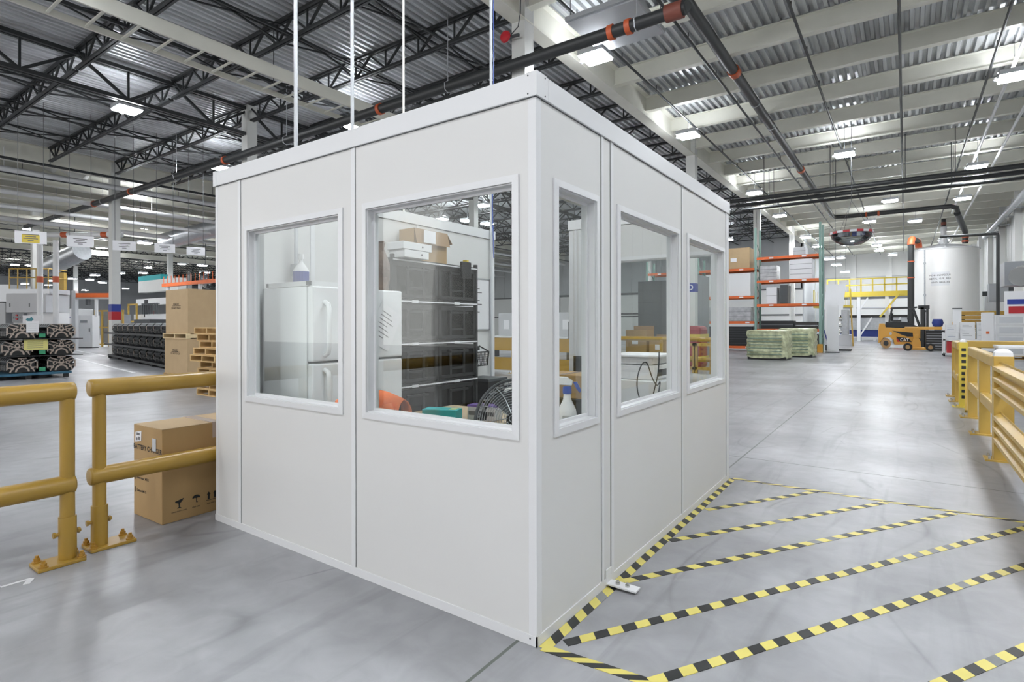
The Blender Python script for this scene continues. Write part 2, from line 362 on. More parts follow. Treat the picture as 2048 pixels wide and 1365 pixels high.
# column bands and bay signs
def band(loc, z, txt=None):
    t = thing('column_sign', 'blue and red band wrapped round the white column behind the castings' if not txt else 'blue bay sign lettered D on a white column', 'sign', loc)
    b = MB().bx(-.18, .18, -.18, .18, z, z + .33); b.build('blue_band', 'blue', t)
    if not txt: MB().bx(-.18, .18, -.18, .18, z - .36, z - .001).build('red_band', 'red', t)
    else: MB().text(txt, face_T((0, -.1815, z + .16), (1, 0, 0), (0, -1, 0)), .3).build('letter', 'paper', t)
band((XL, 9.95, 0), 2.0); band((XG, 21.6, 0), 2.65, 'D')
# ================================================================ LED HIGH BAYS
def make_light():
    t = thing('ceiling_light', 'x', 'ceiling light', (0, 0, 0), 0, 'LED high bay lights')
    h = MB().bx(-.31, .31, -.3, .3, .02, .09).bx(-.33, .33, -.04, .04, .09, .13)
    h.bx(-.31, .31, -.3, -.285, -.03, .02).bx(-.31, .31, .285, .3, -.03, .02).bx(-.31, -.295, -.3, .3, -.03, .02).bx(.295, .31, -.3, .3, -.03, .02).bx(-.31, .31, -.02, .02, -.03, .02)
    h.build('housing', 'lamp_housing', t)
    for s in (-1, 1): MB().bx(-.29, .29, min(s * .03, s * .28), max(s * .03, s * .28), -.07, .018).build('lens', 'led', t)
    for q in (-1, 1): MB().bx(-.28, .28, min(q * .06, q * .2), max(q * .06, q * .2), .091, .1).build('uplight_lens', 'led_up', t)  # upward lenses added to the fixture to lift the ceiling brightness
    MB().lathe([(.03, .0), (.05, -.05), (.045, -.09), (.01, -.1)], (-.36, 0, .02), 12).build('motion_sensor', 'white_plastic', t)
    mb = MB()
    mb.cyl((0, 0, .1), (0, 0, .5), .006, 6).cyl((0, 0, .5), (0, 0, 1.0), .004, 6); mb.build('hanger_cable', 'dark_grey', t)
    return t
LZ = 7.57
def lights(pts, label, grp):
    global LSRC
    for i, (x, y) in enumerate(pts):
        lab = label % ORD[i]
        if LSRC is None: LSRC = t = make_light(); t.location = (x, y, LZ); t['label'] = lab; t['group'] = grp
        else: again(LSRC, lab, (x, y, LZ), None, grp)
LSRC = None
def pts(l): return [at(u, v, z=LZ)[:2] for u, v in l]
lights(pts([(1192, 108), (1377, 266), (1510, 382), (1560, 428), (1612, 471), (1635, 490)]), 'LED high bay light hung beside the long cream girder, %s from the booth', 'LED lights beside the cream girder')
lights(pts([(1690, 305), (1740, 440), (1759, 498)]), 'LED high bay light over the middle of the aisle, %s from the booth', 'LED lights over the middle of the aisle')
lights(pts([(2030, 148), (1955, 330), (1927, 394), (1889, 478)]), 'LED high bay light along the white side wall, %s from the guard rails', 'LED lights along the white side wall')
lights(pts([(255, 212), (715, 247), (443, 330), (275, 387), (153, 424), (392, 454), (285, 457), (60, 452)]), 'bright LED high bay light under the black joists, %s from the booth roof', 'LED lights under the black joists')
lights(pts([(204, 490), (364, 523), (296, 530), (30, 524)]), 'distant LED high bay light above the machines, %s from the hanging signs', 'distant LED lights above the machines')
lights(pts([(965, 406), (935, 437), (975, 443)]), 'LED high bay light seen through the booth windows, %s from the conduit', 'LED lights seen through the booth')
def make_low(z):
    t = copy_tree(LSRC)
    for ch in t.children:
        if ch.name.startswith(('hanger', 'uplight')): bpy.data.objects.remove(ch)
    MB().cyl((0, 0, .1), (0, 0, DECK - z + .05), .005, 6).build('hanger_cable', 'dark_grey', t); return t
def low(ptl, z, label, grp):
    src = make_low(z)
    for i, p in enumerate(ptl):
        lab = label % ORD[i]
        if i == 0: src.location = (*p, z); src['label'] = lab; src['group'] = grp
        else: again(src, lab, (*p, z), None, grp)
low([at(u, v, z=5.9)[:2] for u, v in ((190, 545), (145, 552), (410, 540), (240, 541), (105, 556), (50, 562), (205, 560), (170, 575))], 5.9, 'low-hung LED high bay light far off in the machine hall, %s from the hanging signs', 'low-hung LED lights in the machine hall')
low([at(u, v, z=6.0)[:2] for u, v in ((1659, 515), (1674, 527), (1691, 541))], 6.0, 'low-hung LED high bay light above the mezzanine, %s of three', 'low-hung LED lights above the mezzanine')
for i, y in enumerate((14, 22, 30, 38)):
    low([(x, y) for x in (-36, -46, -57, -70, -83)], 6.2, 'LED high bay light over the distant machines, row %s, %%s along' % ('one', 'two', 'three', 'four')[i], 'LED lights over the distant machines')  # lamp grid added to brighten the distant machine hall
for i, y in enumerate((24, 33, 42)):
    lights([(x, y) for x in (-10.5, -15.5, -22)], 'LED high bay light under far black joists, row %s, %%s from the aisle' % ('one', 'two', 'three')[i], 'LED lights under the far black joists')  # lamps added for more light deep in the joisted hall
lights([(x, 60) for x in (-4.9, -.9, 3)] + [(-1.8, 52), (-.6, 33.5), (.5, 41)], 'LED high bay light by the far wall of the aisle, %s along', 'LED lights by the far wall')  # extra lamps placed to raise brightness at the aisle's far end
# lamp rows repeated out of view, added for light on the camera's side
lights([(x, y) for y in (5.0, -2.5) for x in (-5.8, -1.8, 2.2)] + [(2.6, 9.0), (3.4, 3.0)], 'LED high bay light over the near end of the aisle, %s of its rows', 'LED lights over the near end')
lights([(x, y) for y in (2.0,) for x in (-11.5, -18, -24)], 'LED high bay light over the near end of the joisted hall, %s of its rows', 'LED lights over the near joisted hall')
# ================================================================ PIPES, CONDUIT AND DUCTS UNDER THE ROOF
def arc(c, a, b, r, t0, t1, n=6):
    c, a, b = Vector(c), Vector(a), Vector(b)
    return [c + a * (r * math.cos(t0 + (t1 - t0) * k / n)) + b * (r * math.sin(t0 + (t1 - t0) * k / n)) for k in range(n + 1)]
t = thing('sprinkler_main', 'thick dark sprinkler main crossing above the booth roof', 'pipe', (0, 9.6, 6.9))
MB().cyl((-40, 0, 0), (-3.1, 0, 0), .115, 16).build('main_pipe', 'pipe_black', t, smooth=True)
for x in (-30, -26, -18.5, -10.9, -4.5, -4.15): MB().cyl((x - .05, 0, 0), (x + .05, 0, 0), .14, 16).build('coupling', 'pipe_orange', t, smooth=True)
MB().cyl((-3.45, 0, 0), (-3.15, 0, 0), .15, 16).build('coupling', 'pipe_rust', t, smooth=True)
MB().tube([(-3.1, 0, 0)] + [(-3.1 - .3 + .3 * math.cos(a) , 0, .3 - .3 * math.cos(a) + .0) for a in ()] + [(-3.2, .05, .1), (-3.42, .25, .45), (-3.5, .42, .56)], .115, 14).build('riser', 'pipe_black', t, smooth=True)
for x in (-35, -29, -22, -15, -8.6, -4.0):
    MB().tube([(x, 0, 1.7), (x, 0, .14), (x, .12, .05), (x, .1, -.1), (x, 0, -.14), (x, -.1, -.1), (x, -.12, .05), (x, 0, .14)], .008, 6).build('hanger', 'conduit', t)
t = thing('sprinkler_pipe', 'thick dark sprinkler pipe running down the length of the aisle', 'pipe', (-3.5, 0, 7.75))
MB().tube([(0, -14, 0), (0, 37.5, 0), (.1, 38, 0), (.6, 38.2, 0), (5.5, 38.2, 0), (5.75, 38.25, -.1), (5.8, 38.5, -.25)], .125, 14).build('main_pipe', 'pipe_black', t, smooth=True)
for y in (14.6, 25.5): MB().cyl((0, y - .12, 0), (0, y + .12, 0), .15, 14).build('coupling', 'pipe_orange', t, smooth=True)
for y in (10.5, 14.6, 17, 19.3): MB().cyl((0, y - .015, 0), (0, y + .015, 0), .137, 14).build('strap', 'galvanised', t, smooth=True)
for x in (1.6, 2.2): MB().cyl((x, 38.2, 0), (x + .1, 38.2, 0), .15, 14).build('coupling', 'pipe_orange', t, smooth=True)
names = ['second from the cream girder', 'third from the cream girder', 'fourth from the cream girder', 'closest to the side wall']
mbp = MB().cyl((0, -14, 0), (0, 62, 0), .032, 8)
for y in ROWS: mbp.cyl((0, y + .6, 0), (0, y + .6, .16), .012, 6)
sp = tag(mbp.build('sprinkler_branch_pipe', 'black_steel', smooth=True), 'thin dark sprinkler branch pipe along the aisle, next to the cream girder', 'pipe', 'thin sprinkler branch pipes'); sp.location = (-5.75, 0, 8.02)
for x, n in zip((-4.1, -1.95, -.1, 1.8), names): c = sp.copy(); COL.objects.link(c); c.location = (x, 0, 8.02); c['label'] = 'thin dark sprinkler branch pipe along the aisle, ' + n
for i, (y, z, r, l) in enumerate(((26.0, 6.9, .09, 'dark pipe crossing the aisle, nearest of three side by side'), (27.1, 6.9, .09, 'dark pipe crossing the aisle, middle of three side by side'), (28.2, 6.9, .07, 'dark pipe crossing the aisle, farthest of three side by side'))):
    mb = MB().cyl((-6.4, y, z), (4.15, y, z), r, 10)
    for x in (-5, -2.5, 0, 1.5): mb.cyl((x, y, z), (x, y, 8.655), .012, 6)
    tag(mb.build('crossing_pipe', 'pipe_black', smooth=True), l, 'pipe', 'dark pipes crossing the aisle')
t = thing('drop_pipe', 'black pipe dropping from the roof into the storage tank lid', 'pipe', (2.0, 45.0, 7.6))
MB().cyl((0, 0, 0), (0, 0, .5), .12, 12).build('vertical_pipe', 'pipe_black', t, smooth=True); MB().cyl((0, 0, .1), (0, 0, .3), .14, 12).build('coupling', 'pipe_rust', t, smooth=True)
for x, l in ((2.25, 'white conduit run along the aisle roof, farther from the side wall'), (2.95, 'white conduit run along the aisle roof, nearer the side wall')):
    mb = MB().cyl((x, 4, 7.97), (x, 42 if x < 2.5 else 60, 7.97), .045, 8)
    for y in range(12, 42, 5): mb.cyl((x, y, 7.97), (x, y + .15, 7.97), .058, 8)
    tag(mb.build('conduit_run', 'white_paint', smooth=True), l, 'conduit')
mb = MB().cyl((4.45, 8, 7.35), (4.45, 50, 7.35), .16, 14)
for y in range(10, 50, 3): mb.bx(4.4, 4.95, y, y + .05, 7.15, 7.19)
tag(mb.build('wall_duct', 'galvanised', smooth=True), 'round grey duct running high along the white side wall', 'duct')
# return-air panel and small fittings near the first light
t = thing('air_unit', 'flat white air panel hung between the aisle roof beams', 'air unit', (-4.93, 10.75, 7.6))
MB().bx(-.73, .73, -.75, .75, 0, .03).build('panel', 'lamp_housing', t); MB().bx(-.76, .76, -.82, .82, .03, .12).build('casing', 'lamp_housing', t)
for sx in (-.7, .7):
    for sy in (-.7, .7): MB().cyl((sx, sy, .12), (sx, sy, 1.06), .01, 6).build('hanger_rod', 'dark_grey', t)
t = thing('fire_bell', 'round red fire bell on the column above the booth corner', 'bell', (XG + .02, 9.72, 7.55))
MB().lathe([(.1, 0), (.13, .03), (.11, .07), (.02, .09)], n=20, T=face_T((-.22, -.1, 0), (1, 0, 0), (0, -1, 0))).build('gong', 'red', t, smooth=True)
MB().bar((-.22, -.08, 0), (.1, -.08, -.03), .05, .05).build('bracket', 'dark_grey', t); MB().bx(.08, .2, -.12, -.04, .75, .95).build('junction_box', 'red', t)
MB().tube([(.14, -.08, .75), (.16, -.12, .4), (.1, -.12, .12), (-.1, -.1, .02)], .012, 6).build('cord', 'dark_grey', t)
# cable tray ------------------------------------------------------
t = thing('cable_tray', 'long cream ladder cable tray slung below the black joists', 'cable tray', (-12.5, 0, 7.18))
for x, h in ((-.5, .12), (.45, .3)): MB().bx(x, x + .05, -14, 46, 0, h).build('side_rail', 'cream_steel', t)
rung = MB().bx(-.45, .45, 0, .045, .02, .05).build('rung', 'cream_steel', t); rung.location.y = -13.4
for k in range(98): c = rung.copy(); COL.objects.link(c); c.location.y = -12.8 + .6 * k
for y in (5.6, 10.0): MB().bx(.445, .452, y, y + .3, .12, .26).build('label', 'rail_yellow', t)
for k in range(0, 9): MB().cyl((0, 3 + 4.66 * k, .05), (0, 3 + 4.66 * k, 1.48), .01, 6).build('hanger_rod', 'dark_grey', t)
# unistrut under the joists by the tray, pipes on the left bay
t = thing('air_duct', 'large round white duct with elbows below the roof, beyond the dark joists', 'duct', (0, 0, 0))
a, b = at(0, 281, d=24), at(100, 297, d=24)
MB().tube([(a[0] - 6, a[1] - 2.5, a[2] + .1), a, b], .32, 16).build('trunk', 'column_white', t, smooth=True)
MB().tube([a, (a[0] + .6, a[1] + .8, a[2] - .5), (a[0] + 1.2, a[1] + 1.6, a[2] - .9)], .26, 16).build('branch', 'column_white', t, smooth=True)
MB().tube([(b[0] - .4, b[1] - .2, b[2]), (b[0] - .1, b[1] + .7, b[2] - .6), (b[0] + .2, b[1] + 1.2, b[2] - 1)], .26, 16).build('branch', 'column_white', t, smooth=True)
MB().cyl((b[0], b[1], b[2] - .2), (b[0] + .4, b[1] + .15, b[2] - .15), .26, 14).build('damper', 'black_steel', t)
for (x, z, r, l) in ((-27.6, 7.3, .11, 'white pipe along the roof above the hanging signs, nearest of four'), (-30.1, 6.9, .1, 'white pipe along the roof above the hanging signs, second of four'), (-32.0, 6.6, .09, 'white pipe along the roof above the hanging signs, third of four'), (-35.0, 6.5, .12, 'white pipe along the roof above the hanging signs, farthest of four')):
    mb = MB().cyl((x, -4, z), (x, 48, z), r, 10)
    for y in range(0, 48, 6): mb.cyl((x, y, z), (x, y, 8.12), .01, 5)
    tag(mb.build('roof_pipe', 'white_paint', smooth=True), l, 'pipe')
for (x, z, l) in ((-29.6, 7.6, 'dark pipe along the roof, before the distant cream beams'), (-26.2, 7.4, 'dark pipe along the roof under the far end of the joists'), (-34.0, 7.5, 'dark pipe along the roof, beyond the distant cream girder')):
    mb = MB().cyl((x, -4, z), (x, 48, z), .05, 8)
    for y in range(1, 48, 6): mb.cyl((x, y, z), (x, y, 8.12), .012, 5)
    tag(mb.build('roof_pipe', 'pipe_black', smooth=True), l, 'pipe')
t = thing('spiral_duct', 'fat silver round duct seen beyond the hanging signs', 'duct', (0, 0, 0))
p, q = at(330, 478, d=33), at(480, 440, d=31); MB().cyl(p, q, .48, 18).build('duct_run', 'galvanised', t, smooth=True)
p, q = at(95, 530, d=34), at(165, 497, d=33); MB().cyl(p, q, .55, 18).build('duct_run', 'galvanised', t, smooth=True)
for u, w in ((120, 0), (150, 0)): MB().cyl(at(u, 510, d=33.5), tuple(Vector(at(u, 510, d=33.5)) + Vector((0, 0, 2.8))), .02, 6).build('hanger_rod', 'dark_grey', t)
# ================================================================ THE WHITE MODULAR BOOTH
CX, CY, BX, BY = -1.325, 2.054, -4.095, 5.307       # outer corner, far corners
TK, HT = .076, 2.42
booth = thing('modular_office', 'white modular inspection booth with five windows and no roof', 'office booth', (CX, CY, 0))
W1, W2 = (-3.66, -2.68), (-2.44, -1.447); W3, W4, W5 = (2.233, 2.625), (2.92, 3.915), (4.144, 5.12)
ZS, ZH = .932, 2.06
def panel_x(x0, x1, y, hole=None, y2=None):
    """panel in a plane of constant y (outer face y)"""
    mb = MB(); a, b = y, (y + TK if y2 is None else y2)
    if hole:
        h0, h1 = hole; mb.bx(x0, x1, a, b, .03, ZS).bx(x0, x1, a, b, ZH, HT).bx(x0, h0, a, b, ZS, ZH).bx(h1, x1, a, b, ZS, ZH)
    else: mb.bx(x0, x1, a, b, .03, HT)
    return mb.build('wall_panel', 'booth_white', booth, True)
def panel_y(y0, y1, x, hole=None):
    mb = MB(); a, b = x - TK, x
    if hole:
        h0, h1 = hole; mb.bx(a, b, y0, y1, .03, ZS).bx(a, b, y0, y1, ZH, HT).bx(a, b, y0, h0, ZS, ZH).bx(a, b, h1, y1, ZS, ZH)
    else: mb.bx(a, b, y0, y1, .03, HT)
    return mb.build('wall_panel', 'booth_white', booth, True)
def window(T, w):
    """T: local x along the wall, y up, z out of the wall; w: opening width; origin at the opening's lower corner on the outer face"""
    h = ZH - ZS; mb = MB()
    def ring(o0, i0, z0, z1, zi=None):
        zi = z1 if zi is None else zi; O = [(-o0, -o0), (w + o0, -o0), (w + o0, h + o0), (-o0, h + o0)]; I = [(i0, i0), (w - i0, i0), (w - i0, h - i0), (i0, h - i0)]
        for k in range(4):
            a, b, c, d = O[k], O[(k + 1) % 4], I[(k + 1) % 4], I[k]
            mb.hexa([T @ Vector((*a, z0)), T @ Vector((*b, z0)), T @ Vector((*c, z0)), T @ Vector((*d, z0)), T @ Vector((*a, z1)), T @ Vector((*b, z1)), T @ Vector((*c, zi)), T @ Vector((*d, zi))])
    ring(.034, .0, .0005, .009, .0125)              # outer casing, sloping out to the opening
    ring(.034, .0, -TK - .006, -TK - .0005)        # inner casing
    ring(-.0005, .006, -TK, .0)                    # reveal
    ring(-.006, .02, -.052, -.04); ring(-.006, .014, -.066, -.052)   # glazing stops
    f = mb.build('window_frame', 'booth_trim', booth, True)
    p = MB(); p.hexa([T @ Vector(q) for q in ((.012, .012, -.052), (w - .012, .012, -.052), (w - .012, h - .012, -.052), (.012, h - .012, -.052), (.012, .012, -.047), (w - .012, .012, -.047), (w - .012, h - .012, -.047), (.012, h - .012, -.047))])
    p.bm.transform(INV[booth.name]); g = p.build('window_pane', 'window_glass', f)
    return f
# front (towards the camera)
panel_x(-2.538, CX - .04, CY, W2); panel_x(-3.752, -2.552, CY, W1); panel_x(BX + .03, -3.766, CY)
for x in (-2.545, -3.759):
    MB().bx(x - .0265, x + .0065, CY - .005, CY - .0003, .045, HT).build('joint_strip', 'booth_trim', booth, True)
    MB().bx(x + .0068, x + .0095, CY - .0012, CY, .045, HT).build('joint_shadow_gap', 'booth_dark_gap', booth, True)
# aisle side
panel_y(CY + .04, 2.69, CX, W3); panel_y(2.84, 4.0, CX, W4); panel_y(4.014, 5.22, CX, W5)
MB().bx(CX - TK, CX + .0, 2.69, 2.84, .03, HT).build('wall_post', 'booth_white', booth, True)
for y, w in ((2.703, .022), (2.822, .03), (4.004, .016), (5.222, .02)):
    MB().bx(CX, CX + .006, y - w / 2, y + w / 2, .045, HT).build('joint_strip', 'booth_trim', booth, True)
    MB().bx(CX, CX + .0012, y - w / 2 - .004, y - w / 2, .045, HT).build('joint_shadow_gap', 'booth_dark_gap', booth, True)
for a, b, c, d in ((CX - .04, CX + .004, CY - .004, CY + .04), (CX - TK, CX + .004, 5.235, BY + .002), (BX - .002, BX + .03, CY - .003, CY + TK)):
    MB().bx(a, b, c, d, .0, HT).build('corner_post', 'booth_trim', booth, True, bevel=.003)
# wall with the refrigerator, and the back wall beside the doorway
for a, b in ((CY + TK, 2.80), (2.815, 4.02), (4.034, BY - .04)): MB().bx(BX, BX + TK, a, b, .03, HT).build('wall_panel', 'booth_white', booth, True)
for y in (2.807, 4.027): MB().bx(BX + TK, BX + TK + .006, y - .02, y + .02, .0, HT).build('joint_strip', 'booth_trim', booth, True)
MB().bx(BX - .002, BX + TK + .003, BY - .04, BY + .002, 0, HT).build('corner_post', 'booth_trim', booth, True, bevel=.003)
panel_x(-2.9, CX - TK, BY - TK, (-2.45, -1.45)); MB().bx(-2.95, -2.9, BY - TK - .003, BY + .003, 0, HT).build('corner_post', 'booth_trim', booth, True)
for x in (-2.87, -2.82, -2.6): MB().bx(x - .012, x + .012, BY - TK - .006, BY - TK, 0, HT).build('joint_strip', 'booth_trim', booth, True)
# windows
window(face_T((W1[0], CY, ZS), (1, 0, 0), (0, -1, 0)), W1[1] - W1[0]); window(face_T((W2[0], CY, ZS), (1, 0, 0), (0, -1, 0)), W2[1] - W2[0])
for w in (W3, W4, W5): window(face_T((CX, w[0], ZS), (0, 1, 0), (1, 0, 0)), w[1] - w[0])
window(face_T((-1.45, BY, ZS), (-1, 0, 0), (0, 1, 0)), 1.0)
# floor track, cornice with corner caps and screws
mb = MB(); mb.bx(BX - .004, CX + .006, CY - .006, CY + .0, 0, .045).bx(CX, CX + .006, CY - .006, BY, 0, .045); mb.build('floor_track', 'booth_trim', booth, True)
o, zc0, zc1 = .012, 2.424, 2.528
for a, b, c, d in ((BX - o, CX + o, CY - o, CY + TK + o), (CX - TK - o, CX + o, CY + TK + o, BY + o), (BX - o, BX + TK + o, CY + TK + o, BY + o), (-2.96, CX - TK - o, BY - TK - o, BY + o)):
    mb = MB(); mb.bx(a, b, c, d, zc0, zc1); mb.build('cornice', 'booth_trim', booth, True, bevel=.003)
mb = MB().bx(CX - .04, CX + o + .002, CY - o - .002, CY - o, zc0 - .001, zc1 + .002); mb.build('corner_cap', 'booth_trim', booth, True); mb = MB().bx(CX + o, CX + o + .002, CY - o, CY + .07, zc0 - .001, zc1 + .002); mb.build('corner_cap', 'booth_trim', booth, True)
mb = MB().bx(BX - o - .002, BX + .03, CY - o - .002, CY - o, zc0 - .001, zc1 + .002); mb.build('corner_cap', 'booth_trim', booth, True)
for x, z in ((CX - .032, zc0 + .012), (CX - .032, zc1 - .012)): MB().cyl((x, CY - o - .0045, z), (x, CY - o - .001, z), .0035, 8).build('screw', 'booth_dark_gap', booth, True)
for z in (zc0 + .012, zc1 - .012): MB().cyl((CX + o + .001, CY + .055, z), (CX + o + .0045, CY + .055, z), .0035, 8).build('screw', 'booth_dark_gap', booth, True)
MB().cyl((CX - .03, CY - .009, .03), (CX - .03, CY - .005, .03), .004, 8).build('screw', 'booth_dark_gap', booth, True)
mb = MB(); mb.bx(BX, CX + .002, CY - .002, CY + .02, HT, zc0).bx(CX - .02, CX + .002, CY, BY, HT, zc0); mb.build('cornice_shadow_gap', 'booth_dark_gap', booth, True)
mb = MB(); mb.bx(CX + .008, CX + .175, 2.735, 2.80, .0125, .02); mb.bx(CX + .002, CX + .009, 2.735, 2.80, .0125, .09)
br = mb.build('floor_bracket', 'white_paint', booth, True)
for x in (CX + .06, CX + .115): mb = MB().cyl((x, 2.767, .02), (x, 2.767, .03), .013, 6).cyl((x, 2.767, .03), (x, 2.767, .04), .007, 10); mb.bm.transform(INV[booth.name]); mb.build('bolt', 'steel_bright', br)
# conduits that drop into the booth
for (u, v, xx, zb, r, l, m_) in ((588, 290, -3.99, 1.9, .016, 'white conduit dropping from the roof above the refrigerator', 'conduit'), (701, 240, -3.99, 1.9, .016, 'white conduit dropping from the roof between the refrigerator and black shelves', 'conduit'), (983, 165, -3.98, .6, .017, 'blue-white conduit dropping from the roof at the doorway end of the booth', 'cable_white')):
    p = at(u, v, x=xx); t = thing('drop_conduit', l, 'conduit', (p[0] + (.03 if u < 900 else 0), p[1], zb))
    MB().cyl((0, 0, 0), (0, 0, 8.1 - zb), r, 10).build('conduit_tube', m_, t, smooth=True)
    MB().bx(-.03, .03, -.03, .03, -.1, 0).build('outlet_box', 'galvanised', t)
    if u == 983: MB().tube([(.025, 0, 7), (.03, .01, 4), (.025, -.01, 2.2), (.035, 0, 1.6)], .006, 6).build('cord', 'spray_blue', t)
p = at(808, 200, d=9); tag(MB().cyl((p[0], p[1], 0.02), (p[0], p[1], 8.1), .018, 8).build('hanging_pipe', 'cream_steel', smooth=True), 'thin grey pipe standing beyond the booth, between the white conduits', 'pipe')
# ================================================================ INSIDE THE BOOTH
t = thing('refrigerator', 'white top-freezer refrigerator inside the booth', 'refrigerator', (-4.0, 2.34, 0))
MB().bx(.02, .58, 0, .84, .03, 1.69).build('body', 'white_enamel', t, bevel=.008)
for n, z0, z1 in (('freezer_door', 1.16, 1.69), ('door', .05, 1.145)):
    dr = MB().bx(.59, .65, .0, .84, z0, z1).build(n, 'white_enamel', t, bevel=.012)
    a, b = (1.2, 1.58) if n == 'freezer_door' else (.62, 1.1)
    MB().tube([(.65, .1, a), (.69, .1, a + .02), (.7, .1, a + .06), (.7, .1, b - .06), (.69, .1, b - .02), (.65, .1, b)], .017, 10).build('handle', 'white_enamel', dr, smooth=True)
    if n == 'freezer_door':
        MB().bx(.65, .654, .68, .74, 1.44, 1.475).build('badge', 'black_gloss', dr)
MB().bx(.585, .592, .01, .83, 1.147, 1.158).build('gasket', 'black_plastic', t)
t = thing('note_sheet', 'tilted white sheet of handwritten notes stuck on the refrigerator door', 'paper', (-3.345, 2.99, 1.40), 0)
R = Matrix.Rotation(math.radians(-28), 4, 'X')
mb = MB(); mb.bx(0, .002, -.12, .12, -.16, .16); mb.bm.transform(R); mb.build('sheet', 'paper', t)
mb = MB()
for k in range(7): mb.bx(.002, .003, -.08, .02 + .05 * (k % 3) / 2, .1 - .032 * k, .106 - .032 * k)
mb.bm.transform(R); mb.build('writing', 'ink_grey', t)
t = thing('blind_rail', 'white slatted rail lying along the top of the refrigerator', 'rail', (-3.4, 2.36, 1.692))
MB().bx(-.05, .0, .012, .5, 0, .035).build('rail', 'white_paint', t); MB().bx(-.5, .0, -.02, .01, .0, .034).build('end_rail', 'white_paint', t)
for p in ((-.5, -.015, .018), (0, .5, .018), (0, -.015, .018)): MB().box(p, (.02, .03, .03)).build('end_cap', 'dark_grey', t)
t = thing('cleaner_bottle', 'white cleaner bottle with a dark blue label on the refrigerator', 'bottle', (-3.66, 2.46, 1.692))
MB().lathe([(.05, 0), (.055, .02), (.055, .13), (.03, .17), (.014, .19), (.014, .21)], n=18).build('body', 'white_plastic', t, smooth=True); MB().lathe([(.0565, .02), (.0565, .12)], n=18).build('label', 'ink_blue', t)
MB().lathe([(.02, .21), (.02, .25), (.005, .25)], n=14).build('cap', 'white_plastic', t)
t = thing('paper_bag', 'crumpled brown foil bag on top of the refrigerator', 'bag', (-3.52, 3.03, 1.692))
mb = MB(); prof = [(.13, .11, 0), (.15, .12, .1), (.145, .1, .22), (.12, .06, .33), (.13, .02, .38)]; rings = []
for a, b, z in prof: rings.append([mb.bm.verts.new((a * math.cos(2 * PI * k / 18) * (1 + .08 * math.sin(5 * k + z * 20)), b * math.sin(2 * PI * k / 18) * (1 + .1 * math.cos(7 * k + z * 30)), z)) for k in range(18)])
for A, B in zip(rings, rings[1:]):
    for k in range(18): mb._f([A[k], A[(k + 1) % 18], B[(k + 1) % 18], B[k]])
mb._f(rings[0][::-1]); mb.build('bag_body', 'foil_brown', t, smooth=True)
MB().bar((-.12, 0, .385), (.12, 0, .385), .012, .02).build('bag_fold', 'foil_brown', t)
# storage shelf: black frame, four tiers of smoke-clear tilt bins
SY0, SY1, SX0, SX1 = 3.30, 4.47, -4.0, -3.6
t = thing('storage_rack', 'black storage rack of smoke-clear bins against the booth wall', 'storage rack', (SX0, SY0, 0))
L_ = SY1 - SY0; D_ = SX1 - SX0
for a in (0, L_ - .03):
    for b in (0, D_ - .03): MB().bx(b, b + .03, a, a + .03, 0, 2.03).build('upright', 'black_plastic', t)
tiers = [.12, .50, .88, 1.26, 1.64]
for z in tiers + [2.0]:
    sh = MB().bx(0, D_, 0, L_, z - .03, z).build('shelf', 'black_plastic', t); MB().bx(D_, D_ + .006, .01, L_ - .01, z - .022, z - .01).build('shelf_edge', 'paper', sh)
for i, z in enumerate(tiers):
    for k in range(2):
        y0 = .03 + k * (L_ / 2 - .015); y1 = y0 + L_ / 2 - .035; h = .335
        mb = MB(); mb.bx(.03, D_ - .02, y0, y1, z + .004, z + .012).bx(.03, D_ - .02, y0, y0 + .008, z, z + h).bx(.03, D_ - .02, y1 - .008, y1, z, z + h)
        f0, f1 = D_ - .02, D_ - .008
        for (a, b, c, d) in ((y0, y1, z + .02, z + .05), (y0, y1, z + h - .04, z + h), (y0, y0 + .035, z + .02, z + h), (y1 - .035, y1, z + .02, z + h), (y0 + .15, y0 + .18, z + .05, z + h - .04), (y1 - .2, y1 - .17, z + .05, z + h - .04), (y0 + .15, y1 - .17, z + .1, z + .12)): mb.bx(f0, f1, a, b, c, d)
        bn = mb.build('bin', 'black_plastic', t)
        MB().bx(f0 - .006, f0 - .002, y0 + .035, y1 - .035, z + .05, z + h - .04).build('clear_front', 'smoke_plastic', bn)
        MB().bar((f1 + .01, y0 + .14, z + h - .06), (f1 + .01, y1 - .14, z + h - .06), .02, .02).build('handle', 'black_plastic', bn)
        MB().bx(D_ + .006, D_ + .009, y0 + .2, y0 + .28, z - .028, z - .004).build('label', 'paper', bn)
# contents of the bins
SH = lambda n, l, c, y, z, dx=.2: thing(n, l, c, (SX0 + dx, y, z))
for (n, l, c, y, z, sz, m_) in (('carton', 'small white carton in the top bin of the black rack, beside the refrigerator', 'box', 3.55, 1.653, (.2, .22, .17), 'paper'), ('carton', 'tall white carton in the top bin of the black rack, doorway side', 'box', 4.15, 1.653, (.15, .2, .26), 'grey_plastic'), ('carton', 'dark carton in the second bin row of the black rack', 'box', 3.6, 1.273, (.22, .3, .2), 'dark_grey'), ('carton', 'pale carton in the second bin row of the black rack', 'box', 4.29, 1.273, (.2, .26, .14), 'grey_plastic'), ('tool_case', 'black tool case in the third bin row of the black rack', 'case', 3.58, .893, (.25, .32, .2), 'black_plastic'), ('carton', 'grey carton in the third bin row of the black rack', 'box', 4.15, .893, (.2, .26, .24), 'dark_grey'), ('carton', 'white carton low in the black rack', 'box', 3.6, .513, (.2, .3, .15), 'grey_plastic')):
    q = SH(n, l, c, y, z); MB().box((0, 0, sz[2] / 2), sz).build('body', m_, q, bevel=.004); MB().box((sz[0] / 2, 0, sz[2] * .55), (.002, sz[1] * .5, sz[2] * .3)).build('label', 'ink_grey', q)
